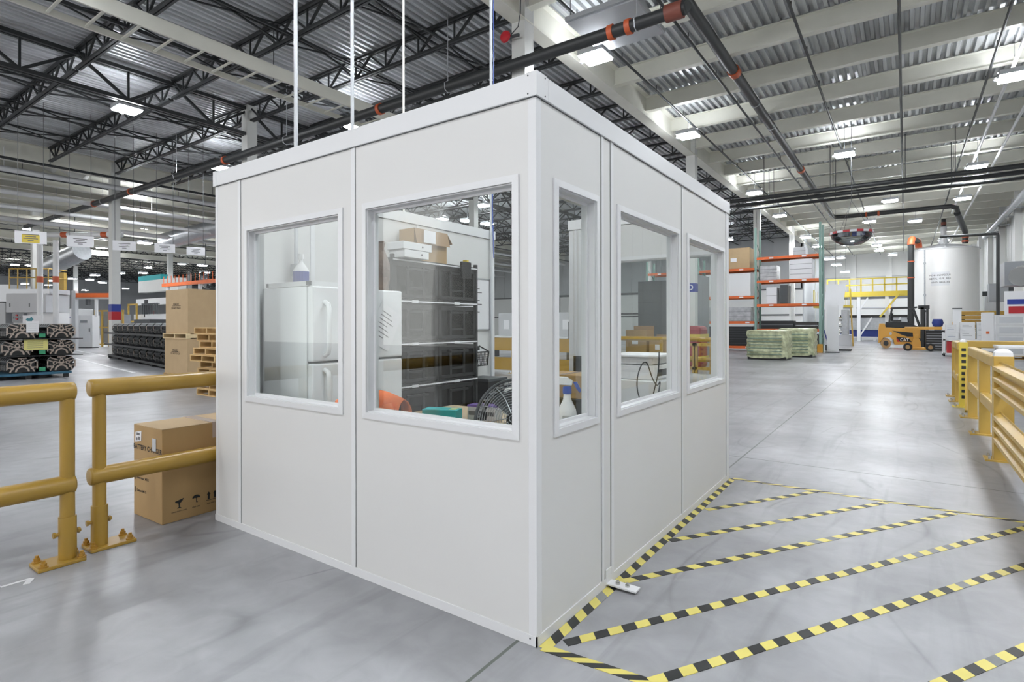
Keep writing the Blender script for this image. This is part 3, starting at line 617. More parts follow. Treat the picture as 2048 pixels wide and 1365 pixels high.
for i, y in enumerate((3.82, 3.93)):
    q = SH('steel_bottle', 'steel bottle hanging in the third bin row, %s from the refrigerator' % ORD[i], 'bottle', y + .04 * i, .895, .29)
    MB().lathe([(.035, 0), (.035, .16), (.016, .2), (.016, .23)], n=14).build('body', 'steel_bright', q, smooth=True); MB().lathe([(.018, .23), (.018, .25)], n=12).build('cap', 'black_plastic', q)
q = SH('tape_roll', 'white tape roll standing in the second bin row', 'tape', 4.02, 1.385, .27)
mb = MB(); mb.tube([(0, .075 * math.cos(a), .075 * math.sin(a)) for a in [2 * PI * k / 24 for k in range(24)]], .022, 8, close=True); mb.build('roll', 'white_plastic', q, smooth=True)
# on top of the rack
t = thing('cardboard_box', 'open brown cardboard box on top of the black storage rack', 'box', (-3.78, 3.9, 2.003))
MB().bx(-.2, .0, -.16, .3, 0, .33).build('carton_body', 'card', t, bevel=.003)
MB().hexa([(.0, -.16, .33), (.005, -.16, .33), (.005, .3, .33), (.0, .3, .33), (.04, -.16, .18), (.045, -.16, .18), (.045, .3, .19), (.04, .3, .19)]).build('flap', 'card_flap', t)
MB().hexa([(-.2, .3, .325), (.0, .3, .325), (.0, .305, .33), (-.2, .305, .33), (-.2, .38, .23), (.0, .38, .23), (.0, .385, .235), (-.2, .385, .235)]).build('flap', 'card_flap', t)
MB().box((.052, .0, .255), (.004, .16, .12)).build('packing_slip', 'paper', t)
for i, (z, y) in enumerate(((2.003, 3.52), (2.073, 3.53))):
    q = thing('white_box', 'flat white box on the black storage rack, %s of the pair' % ('lower' if i == 0 else 'upper'), 'box', (-3.62, y, z), .02 * i, 'white boxes on the rack')
    MB().box((0, 0, .034), (.2, .3 + .06 * i, .066)).build('body', 'white_paint', q, bevel=.003); MB().cyl((.1, .06, .035), (.1025, .06, .035), .008, 8).build('seal', 'ink_black', q)
t = thing('clip_lamp', 'black clip-on lamp over the edge of the storage rack', 'lamp', (-3.565, 4.22, 1.9))
MB().box((.015, 0, .05), (.03, .14, .17)).build('body', 'black_gloss', t, bevel=.004); MB().box((.0, .02, .146), (.05, .03, .02)).build('clip', 'rail_yellow', t)
# wall items by the doorway
t = thing('whiteboard', 'small whiteboard with handwriting on the booth wall near the doorway', 'whiteboard', (BX + TK + .001, 4.55, 1.35))
MB().bx(0, .012, 0, .66, 0, .6).build('board', 'paper', t)
mb = MB(); mb.bx(0, .018, 0, .66, 0, .015).bx(0, .018, 0, .66, .585, .6).bx(0, .018, 0, .015, 0, .6).bx(0, .018, .645, .66, 0, .6); mb.build('board_frame', 'galvanised', t)
mb = MB()
for k in range(8): mb.bx(.012, .0135, .3, .42 + .04 * (k * 7 % 3), .52 - .045 * k, .528 - .045 * k)
mb.build('writing', 'ink_black', t)
t = thing('file_tray', 'black mesh tray of papers hung on the booth wall by the doorway', 'tray', (BX + TK + .008, 4.7, .95))
mb = MB().bx(0, .01, 0, .3, 0, .22).bx(0, .12, 0, .3, 0, .01)
for k in range(13): mb.bar((.12 + .02 * (k % 2) * 0, .025 * k, 0), (.14, .025 * k, .15), .004, .004)
for k in range(7): mb.bar((.12 + .003 * k, 0, .025 * k), (.12 + .003 * k, .3, .025 * k), .004, .004)
mb.bar((.005, .3, .0), (.005, .3, .22), .01, .01).bar((0.005, .3, .22), (.145, .3, .16), .012, .012).bar((.12, .3, .0), (.145, .3, .16), .012, .012).bar((.145, 0, .16), (.145, .3, .16), .012, .012).bar((.006, 0, .22), (.145, 0, .16), .012, .012).build('tray_body', 'black_plastic', t)
MB().bx(.02, .1, .015, .285, .011, .17).build('papers', 'paper', t)
t = thing('waste_bin', 'black waste bin on the floor under the mesh tray', 'bin', (-3.8, 4.86, 0))
MB().lathe([(.17, 0), (.19, .1), (.21, .78), (.215, .8)], n=4, T=Matrix.Rotation(PI / 4, 4, 'Z')).build('bin_body', 'black_plastic', t); MB().bx(-.17, .17, -.17, .17, .801, .83).build('lid', 'dark_grey', t)
# desk with fan, boxes and the orange jacket on its chair
t = thing('desk', 'desk in the middle of the booth carrying small boxes', 'desk', (-2.75, 3.35, 0))
MB().bx(-.55, .35, -.4, .4, .67, .7).build('desk_top', 'desk_top', t, bevel=.004)
for a in (-.5, .3):
    for b in (-.35, .35): MB().bx(a - .02, a + .02, b - .02, b + .02, 0, .67).build('leg', 'dark_grey', t)
t = thing('carton', 'teal glove box on the booth desk', 'box', (-2.82, 3.08, .701), .35)
MB().box((0, 0, .045), (.27, .13, .09)).build('body', 'teal', t, bevel=.003); MB().box((.09, 0, .0905), (.05, .06, .002)).build('label', 'paper_yellow', t)
for i in range(2):
    q = thing('carton', 'white and purple carton on the booth desk, %s the teal box' % ('beside' if i == 0 else 'behind'), 'box', (-2.66 + .12 * i, 3.3 + .02 * i, .701), .2, 'purple cartons on the desk')
    MB().box((0, 0, .05), (.11, .12, .1)).build('body', 'paper', q, bevel=.002); MB().box((0, 0, .104), (.112, .122, .012)).build('lid', 'purple', q); MB().box((0, -.0605, .05), (.09, .002, .03)).build('label', 'ink_grey', q)
fan_c = Vector((-2.05, 2.93, .80))
t = thing('drum_fan', 'large black wire-caged fan behind the corner window', 'fan', (fan_c.x, fan_c.y, 0))
TF = Matrix.Translation((0, 0, fan_c.z)) @ Matrix.Rotation(math.radians(20), 4, 'Z') @ Matrix.Rotation(math.radians(72), 4, 'X')
circ = lambda r, z, n=40: [TF @ Vector((r * math.cos(2 * PI * k / n), r * math.sin(2 * PI * k / n), z)) for k in range(n)]
MB().tube(circ(.27, 0), .012, 8, close=True).tube(circ(.27, -.12), .012, 8, close=True).build('rim', 'dark_grey', t, smooth=True)
mb = MB()
for k in range(1, 15): r = .27 * k / 15.0 + .004; mb.tube(circ(r, .07 * math.cos(r / .27 * PI / 2)), .0022, 5, close=True)
for k in range(10):
    a = 2 * PI * k / 10; mb.tube([TF @ Vector((r * math.cos(a + 1.2 * r), r * math.sin(a + 1.2 * r), .07 * math.cos(r / .27 * PI / 2) + .002)) for r in [.27 * j / 8 for j in range(1, 9)]], .003, 5)
mb.build('front_grille', 'galvanised', t)
mb = MB()
for k in range(28):
    a = 2 * PI * k / 28; mb.tube([TF @ Vector((.27 * math.cos(a), .27 * math.sin(a), 0)), TF @ Vector((.26 * math.cos(a + .2), .26 * math.sin(a + .2), -.12))], .003, 5); mb.tube([TF @ Vector((.27 * math.cos(a), .27 * math.sin(a), 0)), TF @ Vector((.26 * math.cos(a - .2), .26 * math.sin(a - .2), -.12))], .003, 5)
mb.build('side_cage', 'galvanised', t)
mb = MB()
for k in range(3):
    a = 2 * PI * k / 3; q = [TF @ Vector((r * math.cos(a + d), r * math.sin(a + d), -.05 + (.03 if d > 0 else -.03))) for r, d in ((.05, -.5), (.24, -.45), (.24, .45), (.05, .5))]
    n = (q[1] - q[0]).cross(q[3] - q[0]).normalized() * .003; mb.hexa([v - n for v in q] + [v + n for v in q])
mb.build('blades', 'dark_grey', t)
MB().lathe([(.05, -.1), (.06, -.03), (.05, .05), (.02, .062)], T=TF, n=20).lathe([(.06, -.22), (.075, -.2), (.075, -.1), (.05, -.09)], T=TF, n=20).build('motor', 'black_plastic', t, smooth=True)
mb = MB(); mb.tube([(-.3, .02, .78), (-.31, .02, .5), (-.3, .05, .02), (.3, .05, .02), (.31, .02, .5), (.3, .02, .78)], .016, 8); mb.bar((-.3, -.25, .015), (-.3, .3, .015), .03, .03).bar((.3, -.25, .015), (.3, .3, .015), .03, .03)
mb.build('stand', 'black_plastic', t, smooth=True)
for s in (-1, 1): MB().cyl((s * .265, .02, .8), (s * .33, .02, .8), .03, 10).build('pivot_knob', 'black_plastic', t)
t = thing('task_chair', 'dark task chair standing behind the larger front window', 'chair', (-2.77, 2.58, 0), .2)
MB().bx(-.23, .23, -.2, .24, .44, .52).build('seat', 'seat_black', t, bevel=.03); MB().bx(-.2, .2, -.265, -.225, .56, .96).build('backrest', 'seat_black', t, bevel=.02)
MB().bar((0, -.2, .46), (0, -.28, .7), .06, .02).build('back_bar', 'black_plastic', t); MB().cyl((0, 0, .1), (0, 0, .44), .03, 12).build('gas_column', 'black_plastic', t)
for k in range(5):
    a = 2 * PI * k / 5; lg = MB().bar((0, 0, .1), (.28 * math.cos(a), .28 * math.sin(a), .06), .04, .03).build('leg', 'black_plastic', t); MB().cyl((.28 * math.cos(a) - .02, .28 * math.sin(a), .03), (.28 * math.cos(a) + .02, .28 * math.sin(a), .03), .03, 10).build('caster', 'rubber', lg)
t = thing('jacket', 'bright orange safety jacket draped over the chair back', 'jacket', (-2.77, 2.58, 0), .2)
mb = MB(); nx, nz = 22, 16; grid = []
for side in (0, 1):
    g = []
    for j in range(nz + 1):
        row = []
        for i in range(nx + 1):
            x = -.23 + .46 * i / nx; s = j / nz; drop = (.3 if side == 0 else .35) * s
            z = 1.01 - drop - .045 * (abs(x) / .23) ** 2.2 + .012 * math.sin(x * 26 + s * 2) * (s + .2); y = -.245 + (-1 if side == 0 else 1) * (.07 * math.sqrt(min(1, s * 5)) + .014 * math.sin(x * 30 + 1.7 * s) * s)
            row.append(mb.bm.verts.new((x * (1 + .1 * s), y, z)))
        g.append(row)
    for j in range(nz):
        for i in range(nx): mb._f([g[j][i], g[j][i + 1], g[j + 1][i + 1], g[j + 1][i]])
bmesh.ops.remove_doubles(mb.bm, verts=mb.bm.verts, dist=.0008)
jb = mb.build('jacket_body', 'orange_cloth', t, smooth=True); so = jb.modifiers.new('thickness', 'SOLIDIFY'); so.thickness = .008
MB().tube([(.16, -.345, .93), (.22, -.35, .82), (.25, -.35, .67)], [.045, .05, .045], 12).build('sleeve', 'orange_cloth', t, smooth=True)
MB().tube([(-.16, -.345, .93), (-.22, -.35, .82), (-.25, -.35, .65)], [.045, .05, .045], 12).build('sleeve', 'orange_cloth', t, smooth=True)
# workbench under the aisle windows: bottle, printer, cable
t = thing('workbench', 'white workbench inside along the aisle windows', 'workbench', (-1.72, 3.7, 0))
MB().bx(.05, .29, -1.42, 1.45, .80, .84).build('bench_top', 'desk_top', t, bevel=.004)
for a in (.09, .24):
    for b in (-1.36, 1.38): MB().bx(a - .025, a + .025, b - .025, b + .025, 0, .80).build('leg', 'white_paint', t)
MB().bx(.07, .26, .3, 1.2, .1, .7).build('drawer_unit', 'white_paint', t, bevel=.004)
t = thing('spray_bottle', 'white spray bottle with a blue collar behind the narrow window', 'spray bottle', (-1.48, 2.6, .841), .5)
MB().lathe([(.043, 0), (.05, .012), (.05, .10), (.046, .125), (.022, .175), (.019, .21)], n=24).build('body', 'white_plastic', t, smooth=True)
MB().lathe([(.022, .205), (.024, .21), (.024, .24), (.018, .245)], n=20).build('collar', 'spray_blue', t)
MB().prism([(-.055, .0), (.025, -.005), (.03, .02), (.0, .04), (-.05, .042), (-.075, .03), (-.075, .015)], -.016, .016, Matrix.Translation((0, 0, .255)) @ Matrix.Rotation(PI / 2, 4, 'X')).build('spray_head', 'white_plastic', t, bevel=.004)
MB().prism([(.0, .0), (.022, .0), (.045, -.045), (.038, -.06), (.02, -.04)], -.008, .008, Matrix.Translation((.03, 0, .27)) @ Matrix.Rotation(PI / 2, 4, 'X')).build('trigger', 'spray_blue', t, bevel=.002)
MB().cyl((-.075, 0, .277), (-.095, 0, .277), .009, 10).build('nozzle', 'spray_blue', t)
mb = MB(); mb.box((0, -.0505, .06), (.05, .001, .07)); mb.build('label', 'lamp_housing', t)
t = thing('cabinet', 'white storage cabinet in the booth below the printer', 'cabinet', (-1.95, 4.92, 0))
MB().bx(-.3, .2, -.28, .26, 0, .92).build('body', 'white_paint', t, bevel=.006)
for k in range(3): d_ = MB().bx(.2, .215, -.27, .25, .06 + .29 * k, .33 + .29 * k).build('drawer', 'white_paint', t, bevel=.003); MB().bx(.215, .23, -.05, .05, .2 + .29 * k, .215 + .29 * k).build('handle', 'dark_grey', d_)
t = thing('printer', 'white desktop printer on the booth cabinet', 'printer', (-1.98, 4.9, .921))
MB().bx(-.22, .18, -.2, .24, 0, .13).build('base', 'white_plastic', t, bevel=.01); MB().bx(-.2, .16, -.18, .22, .135, .2).build('scanner', 'white_plastic', t, bevel=.01)
MB().bx(.18, .182, -.12, .16, .03, .09).build('paper_slot', 'black_plastic', t); MB().bx(-.25, .22, -.24, .24, .201, .225).build('scanner_lid', 'white_plastic', t, bevel=.008)
t = thing('storage_case', 'dark storage case on the booth floor behind the spray bottle', 'case', (-2.85, 4.45, 0))
MB().bx(0, .5, 0, .45, 0, .74).build('case_body', 'black_plastic', t, bevel=.01); MB().bx(.1, .4, -.012, 0, .6, .64).build('handle', 'dark_grey', t)
t = thing('cardboard_box', 'brown carton on the dark case behind the spray bottle', 'box', (-2.83, 4.45, .741)); MB().bx(0, .46, 0, .4, 0, .21).build('carton_body', 'card', t, bevel=.004); MB().bx(.2, .26, .0, .4, .211, .213).build('sealing_tape', 'clear_tape', t)
t = thing('monitor', 'black monitor back standing behind the brown carton', 'monitor', (-2.78, 5.05, 0)); MB().bx(-.02, .38, 0, .04, .5, 1.09).build('panel', 'black_plastic', t); MB().bx(.1, .26, .04, .1, 0, .8).build('stand', 'dark_grey', t)
t = thing('power_cable', 'thin black cable looped behind the second aisle window', 'cable', (-1.45, 3.6, .9))
lp = [(0, .28, .32), (0, .27, .2), (0, .22, .1), (0, .12, -.02), (0, .0, -.03), (0, -.1, .05), (0, -.12, .15), (0, -.05, .24), (0, .05, .25), (0, .15, .14), (0, .24, .08), (0, .3, .1), (0, .27, .02), (0, .26, -.05)]
def smooth_pts(P, n=5):
    P = [Vector(p) for p in P]; out = []
    for i in range(len(P) - 1):
        a, b, c, d = P[max(i - 1, 0)], P[i], P[i + 1], P[min(i + 2, len(P) - 1)]
        for k in range(n): u = k / n; out.append(.5 * ((2 * b) + (c - a) * u + (2 * a - 5 * b + 4 * c - d) * u * u + (3 * b - a - 3 * c + d) * u ** 3))
    return out + [P[-1]]
MB().tube(smooth_pts(lp), .0045, 6).build('cord', 'black_plastic', t, smooth=True)
mb = MB(); mb.box((0, .26, -.052), (.03, .05, .02)); mb.build('plug', 'maroon', t)
# ================================================================ NEAR THE BOOTH
# yellow pipe guard rails
def rail_section(label, y0, y1, post_ys, xp, cap_at):
    t = thing('guard_rail', label, 'guard rail', (xp, post_ys[0], 0), 0, 'yellow pipe rails left of the booth')
    for z in (1.02, .46):
        r = .056
        d = 1 if y1 > y0 else -1
        P = [(0, y0 - post_ys[0], z)] + [(0, y0 - post_ys[0] + d * r * (1 - math.cos(a)), z) for a in ()] + [(0, y1 - post_ys[0], z)]
        mb = MB(); e = y0 - post_ys[0]
        mb.tube([(0, e - d * .012, z), (0, e - d * .009, z), (0, e, z), (0, e + d * .02, z), (0, y1 - post_ys[0], z)], [.044, .051, r, r, r], 22)
        mb.build('rail', 'safety_yellow', t, smooth=True)
    for py in post_ys:
        k = py - post_ys[0]
        ps = MB().cyl((0, k, .26), (0, k, 1.0), .037, 20).build('post', 'safety_yellow', t, smooth=True)
        mb = MB().cyl((0, k, .02), (0, k, .27), .045, 20); mb.cyl((0, k - .066, .17), (0, k + .066, .17), .011, 8).cyl((0, k - .07, .17), (0, k - .058, .17), .018, 6).cyl((0, k + .05, .17), (0, k + .06, .17), .018, 6).build('sleeve', 'safety_yellow', ps, smooth=True)
        ya, yb = (k - .16, k + .07) if cap_at > 0 else (k - .07, k + .18); pl = MB().bx(-.085, .085, ya, yb, .0, .02); pl = pl.build('base_plate', 'safety_yellow', t, bevel=.004)
        for sx in (-.06, .06):
            for sy in ((ya - k + .03, .052) if cap_at > 0 else (yb - k - .03, -.052)): MB().cyl((sx, k + sy, .02), (sx, k + sy, .028), .024, 12).cyl((sx, k + sy, .028), (sx, k + sy, .045), .017, 6).cyl((sx, k + sy, .045), (sx, k + sy, .06), .01, 8).build('anchor_bolt', 'bolt_yellow', pl)
    return t
rail_section('yellow pipe guard rail ending at the gap, farther from the booth', 1.205, -2.5, [1.18, -1.3], -4.115, 1)
rail_section('yellow pipe guard rail that runs from the gap behind the booth', 1.325, 4.4, [1.37, 4.2], -4.2, -1)
# the charger carton
t = thing('cardboard_box', 'tall brown carton lettered for a battery charger, behind the yellow rail', 'box', (-4.295, 1.775, 0), math.radians(1.5))
MB().bx(-.44, 0, 0, .78, .0, .672).build('carton_body', 'card', t, bevel=.004)
MB().bx(-.44, 0, .001, .39, .6725, .676).build('flap', 'card_light', t); MB().bx(-.44, 0, .392, .779, .6725, .676).build('flap', 'card_light', t)
MB().bx(-.442, .002, .355, .43, .676, .678).bx(.001, .0025, .355, .43, .56, .676).build('sealing_tape', 'clear_tape', t)
F1 = lambda x, z: face_T((x, -.0012, z), (1, 0, 0), (0, -1, 0)); F2 = lambda y, z: face_T((.0012, y, z), (0, 1, 0), (1, 0, 0))
mb = MB(); mb.text('BATTERY CHARGER', F1(-.22, .512), .049, bold=.03); mb.build('printed_title', 'ink', t)
mb = MB(); mb.text('POWER INPUT', F1(-.27, .40), .02).text('Power Input: MCG', F1(-.3, .285), .026).text('Output: MCG', F1(-.315, .19), .026)
for z in (.285, .19): mb.bx(-.418, -.408, -.0015, -.0008, z - .02, z + .02)
mb.build('printed_lines', 'ink', t)
lb = MB(); lb.hexa([(-.41, -.0012, .545), (-.315, -.0012, .56), (-.31, -.0012, .635), (-.405, -.0012, .62), (-.41, -.003, .545), (-.315, -.003, .56), (-.31, -.003, .635), (-.405, -.003, .62)]); lb = lb.build('shipping_label', 'paper', t)
mb = MB(); mb.bx(-.385, -.335, -.0036, -.0031, .6, .618).bx(-.39, -.37, -.0036, -.0031, .56, .58).bx(-.36, -.33, -.0036, -.0031, .565, .59); mb.build('label_print', 'ink_grey', lb)
MB().bx(-.14, -.085, -.003, -.0008, .51, .60).build('small_label', 'lamp_housing', t)
def glyph_fragile(T): return [([(-.05, .03), (.05, .05), (.04, .02), (.012, -.01), (.008, -.05), (.03, -.065), (-.03, -.065), (-.008, -.05), (-.012, -.01), (-.045, .01)], T)]
for y, k in ((.115, 0), (.235, 1), (.35, 2)):
    mb = MB(); T = F2(y, .125) @ Matrix.Diagonal((.58, .58, 1, 1))
    if k == 0: mb.prism([(-.05, .03), (.055, .055), (.035, .02), (.01, 0), (.006, -.045), (.028, -.06), (-.028, -.06), (-.006, -.045), (-.01, 0), (-.045, .012)], 0, .001, T).text('HANDLE WITH CARE', F2(y, .068), .011)
    if k == 1: mb.prism([(-.05, .01)] + [(.05 * math.cos(a), .01 + .045 * math.sin(a)) for a in [PI - PI * j / 10 for j in range(11)]] + [(.02, .018), (0, .01), (-.02, .018)], 0, .001, T).prism([(-.003, .01), (.003, .01), (.003, -.04), (-.003, -.04)], 0, .001, T).prism([(.003, -.04), (.018, -.045), (.018, -.035), (.003, -.033)], 0, .001, T).text('KEEP DRY', F2(y, .068), .013)
    if k == 2:
        for q in (-.04, .04): mb.prism([(q - .012, -.04), (q + .012, -.04), (q + .012, .02), (q + .024, .02), (q, .055), (q - .024, .02), (q - .012, .02)], 0, .001, T)
        mb.prism([(-.07, -.05), (.07, -.05), (.07, -.056), (-.07, -.056)], 0, .001, T).text('THIS SIDE UP', F2(y, .068), .013)
    mb.build('handling_symbol', 'ink_black', t)
t = thing('plastic_sheet', 'loose grey plastic sheeting on the floor behind the charger carton', 'sheeting', (-4.62, 2.75, 0))
mb = MB(); gr = [[mb.bm.verts.new((-.3 + .6 * i / 10, -.15 + .3 * j / 6, .01 + .62 * max(0, 1 - ((i - 6) / 5) ** 2) * max(0, 1 - ((j - 3) / 3.2) ** 2) + .02 * math.sin(i * 2.3 + j * 1.7))) for i in range(11)] for j in range(7)]
for j in range(6):
    for i in range(10): mb._f([gr[j][i], gr[j][i + 1], gr[j + 1][i + 1], gr[j + 1][i]])
mb.build('sheet', 'grey_plastic', t, smooth=True)
# hazard tape on the floor ----------------------------------------
def tape(p, q, label, w=.052, worn=(), phase=0, lean=.035, pitch=.15):
    p, q = Vector((*p, 0)), Vector((*q, 0)); d = (q - p); L = d.length; d /= L; n = Vector((-d.y, d.x, 0)); mb = MB(); z0, z1 = .0004, .0016
    tape.z = getattr(tape, 'z', 0) + .00012; z1 += tape.z; z0 += 0
    s, k = 0.0, phase
    cut = lambda s, side: max(0, min(L, s + side * lean))
    edges = [0.0]
    while edges[-1] < L: edges.append(edges[-1] + pitch / 2)
    for i in range(len(edges) - 1):
        a, b = edges[i], edges[i + 1]; mb.k = (1 if (i + phase) % 2 else 0)
        if mb.k and any(abs(a / L - u) < .03 for u in worn): mb.k = 2
        c = [p + d * cut(a, -1) - n * w / 2, p + d * cut(b, -1) - n * w / 2, p + d * cut(b, 1) + n * w / 2, p + d * cut(a, 1) + n * w / 2]
        if i == 0: c[0] = p - n * w / 2; c[3] = p + n * w / 2
        if i == len(edges) - 2: c[1] = q - n * w / 2; c[2] = q + n * w / 2
        mb.hexa([v + Vector((0, 0, z0)) for v in c] + [v + Vector((0, 0, z1)) for v in c])
    return tag(mb.build('hazard_tape', ['tape_yellow', 'tape_black', 'tape_worn']), label, 'floor tape', 'black and yellow floor tape')
X0T = -1.29
tape((X0T, 2.06), (X0T, 5.32), 'black and yellow floor tape along the foot of the booth', lean=.02, worn=(.15,))
tape((X0T, 5.33), (1.35, 5.345), 'black and yellow floor tape closing the striped area at the far side', lean=.05, worn=(.3, .36))
tape((-1.3, 2.065), (-.3, 2.15), 'black and yellow floor tape closing the striped area at the camera side', lean=.05)
d58 = (1.04, 1.70)
for i, ((a, b), q) in enumerate((((X0T + .05, 4.31), (-.62, 5.31)), ((X0T + .03, 3.56), (-.13, 5.30)), ((X0T + .02, 2.85), (.295, 5.29)), ((-1.235, 2.15), (.74, 5.30)), ((-.826, 2.11), (1.13, 5.30)), ((-.26, 2.15), (.62, 3.59)))):
    tape((a, b), q, 'diagonal black and yellow floor tape, %s counted from the far corner of the booth' % ORD[i], lean=-.012 if i < 3 else .008, worn=((.4, .5), (.44,), (.5, .56), (.62, .7), (.55, .8), (.4, .6))[i], phase=i % 2)
# white paint marks on the floor
def paint(name, label, pts, w, z=.0012):
    mb = MB()
    for a, b in zip(pts, pts[1:]): mb.bar((a[0], a[1], z / 2), (b[0], b[1], z / 2), w, z)
    return tag(mb.build(name, 'white_paint'), label, 'floor marking')
p, q = at(62, 1152, z=0), at(0, 1170, z=0); r_ = at(35, 1160, z=0)
paint('floor_mark', 'white L-shaped paint mark on the floor by the rail base', [p[:2], q[:2], (q[0] - .6, q[1] - .22)], .022)
tag(MB().bar((p[0], p[1], .0006), (p[0] + .07, p[1] - .04, .0006), .03, .0011).build('floor_mark', 'white_paint'), 'stub of white paint at the end of the floor mark', 'floor marking')
a, b = at(135, 708, z=0), at(268, 741, z=0); paint('floor_line', 'white floor line between the castings and the cardboard stack', [a[:2], b[:2]], .1)
a, b = at(130, 692, z=0), at(322, 728, z=0); paint('floor_line', 'white floor line in front of the long black casting rows', [a[:2], b[:2]], .1)
# big cardboard containers on pallets -----------------------------
def pallet(label, loc, rz=0, L=1.2, Wd=1.0, m_='wood', grp='wooden pallets', name='pallet'):
    t = thing(name, label, 'pallet', loc, rz, grp)
    for k in range(7): MB().bx(0, Wd, k * (L - .1) / 6, k * (L - .1) / 6 + .1, .115, .135).build('deck_board', m_, t)
    for x in (0, Wd / 2 - .02, Wd - .04): MB().bx(x, x + .04, 0, L, .02, .115).build('stringer', m_, t)
    for k in range(4): MB().bx(0, Wd, k * (L - .1) / 3, k * (L - .1) / 3 + .1, 0, .02).build('bottom_board', m_, t)
    return t
BXX, BYY = -15.0, 6.8
def container(label, z, h, ins=0.0):
    t = thing('cardboard_container', label, 'box', (BXX, BYY, z), 0, 'stacked cardboard containers')
    MB().bx(-1.28 + ins, 0 - ins, 0 + ins, 1.6 - ins, 0, h).build('container_body', 'card_light', t, bevel=.006)
    mb = MB(); mb.text('FRAGILE', face_T((-.66, ins - .002, h * .66), (1, 0, 0), (0, -1, 0)), .085).text('DO NOT STACK', face_T((-.66, ins - .002, h * .57), (1, 0, 0), (0, -1, 0)), .07).build('stencil', 'ink', t)
    mb = MB(); mb.bx(-.9 + .02, -.4, ins - .0025, ins - .001, h * .62, h * .63); mb.text('FRAGILE', face_T((.002 - ins, 1.1, h * .62), (0, 1, 0), (1, 0, 0)), .12).text('DO NOT STACK', face_T((.002 - ins, 1.1, h * .53), (0, 1, 0), (1, 0, 0)), .09).build('stencil', 'ink', t)
    MB().bx(-ins, .004 - ins, .95, 1.35, h * .2 + .12, h * .2 + .36).build('pouch', 'paper', t)
    return t
pallet('wooden pallet on the floor under the lower cardboard container', (BXX - 1.3, BYY - .02, 0), 0, 1.62, 1.32)
container('lower of two big cardboard containers beyond the yellow rail', .136, .92)
pallet('pale wooden pallet between the two cardboard containers', (BXX - 1.32, BYY - .03, 1.058), 0, 1.66, 1.34, 'wood_pale')
container('upper of two big cardboard containers beyond the yellow rail', 1.195, 1.15, .02)
t = thing('strap', 'yellow strap hanging down the upper cardboard container', 'strap', (BXX - .015, BYY + .75, 1.75))
MB().bx(0, .006, -.012, .012, .12, .62).build('webbing', 'rail_yellow', t); MB().box((.01, .03, .06), (.02, .09, .1)).build('buckle', 'rail_yellow', t)
px, py = -11.75, 5.5
first = pallet('bottom wooden pallet of the stack beside the cardboard containers', (px, py, 0), 0, 1.2, 1.0, 'wood')
for k in range(1, 10):
    again(first, '%s wooden pallet from the floor in the pallet stack' % ORD[k].capitalize(), (px + .05 * math.sin(k * 2.1) - (.06 if k in (5, 6) else 0), py + .05 * math.cos(k * 1.7) - (.05 if k == 5 else 0), .1365 * k))
# ================================================================ CASTINGS AND MACHINES BEYOND THE RAIL
def make_casting():
    """engine block; long axis along local x, machined end face at x = 0 looking along +x"""
    t = thing('engine_casting', 'x', 'casting', (0, 0, 0), 0, 'engine block castings')
    out = [(-.24, 0), (.24, 0), (.30, .07), (.31, .15), (.27, .2), (.31, .29), (.23, .39), (.10, .36), (.06, .40), (-.06, .40), (-.10, .36), (-.23, .39), (-.31, .29), (-.27, .2), (-.31, .15), (-.30, .07)]
    T = face_T((0, 0, 0), (0, 1, 0), (1, 0, 0))
    mb = MB().prism([(x * .93, y * .97) for x, y in out], -.78, -.02, T)
    for k in range(4): mb.bx(-.72 + .19 * k, -.62 + .19 * k, -.30, .30, .06, .2)
    mb.bx(-.78, -.02, -.33, .33, .135, .16)
    mb.build('block_body', 'casting_black', t, bevel=.01)
    mb = MB(); R_ = lambda c, r0, r1, n=14: [mb.hexa([T @ Vector((c[0] + ra * math.cos(a), c[1] + ra * math.sin(a), zz)) for zz in (-.012, .006) for ra, a in ((r0, a0), (r1, a0), (r1, a1), (r0, a1))]) for a0, a1 in [(2 * PI * k / n, 2 * PI * (k + 1) / n) for k in range(n)]]
    for c, r in (((0, .27), .055), ((-.14, .23), .05), ((.14, .23), .05), ((-.2, .12), .035), ((.2, .12), .035), ((0, .355), .035)): R_(c, r * .55, r)
    for p, q in (((-.28, .30), (-.15, .24)), ((.28, .30), (.15, .24)), ((-.24, .37), (-.08, .3)), ((.24, .37), (.08, .3)), ((-.15, .2), (-.25, .02)), ((.15, .2), (.25, .02)), ((-.3, .14), (-.22, .14)), ((.3, .14), (.22, .14)), ((-.09, .38), (.09, .38)), ((-.3, .29), (-.3, .1)), ((.3, .29), (.3, .1)), ((-.1, .25), (0, .2)), ((.1, .25), (0, .2))): mb.bar(T @ Vector((*p, 0)), T @ Vector((*q, 0)), .026, .026)
    n = 12
    for k in range(n):
        a0, a1 = PI * k / n, PI * (k + 1) / n; mb.hexa([T @ Vector((r * math.cos(a), .03 + r * math.sin(a), zz)) for zz in (-.012, .008) for r, a in ((.11, a0), (.15, a0), (.15, a1), (.11, a1))])
    mb.build('machined_face', 'casting_face', t)
    for s in (-1, 1):                                     # the two cylinder head decks with bores
        TT = Matrix.Translation((0, s * .258, .338)) @ Matrix.Rotation(-s * math.radians(50), 4, 'X'); mb = MB()
        mb.hexa([TT @ Vector(q) for z in (0, .014) for q in ((-.76, -.062, z), (-.04, -.062, z), (-.04, .062, z), (-.76, .062, z))])
        dk = mb.build('head_deck', 'casting_top', t)
        mb = MB()
        for k in range(4): mb.hexa([TT @ Vector(q) for z in (.0142, .016) for q in ((-.71 + .175 * k, -.04, z), (-.61 + .175 * k, -.04, z), (-.61 + .175 * k, .04, z), (-.71 + .175 * k, .04, z))])
        mb.build('bores', 'casting_black', dk)
    return t
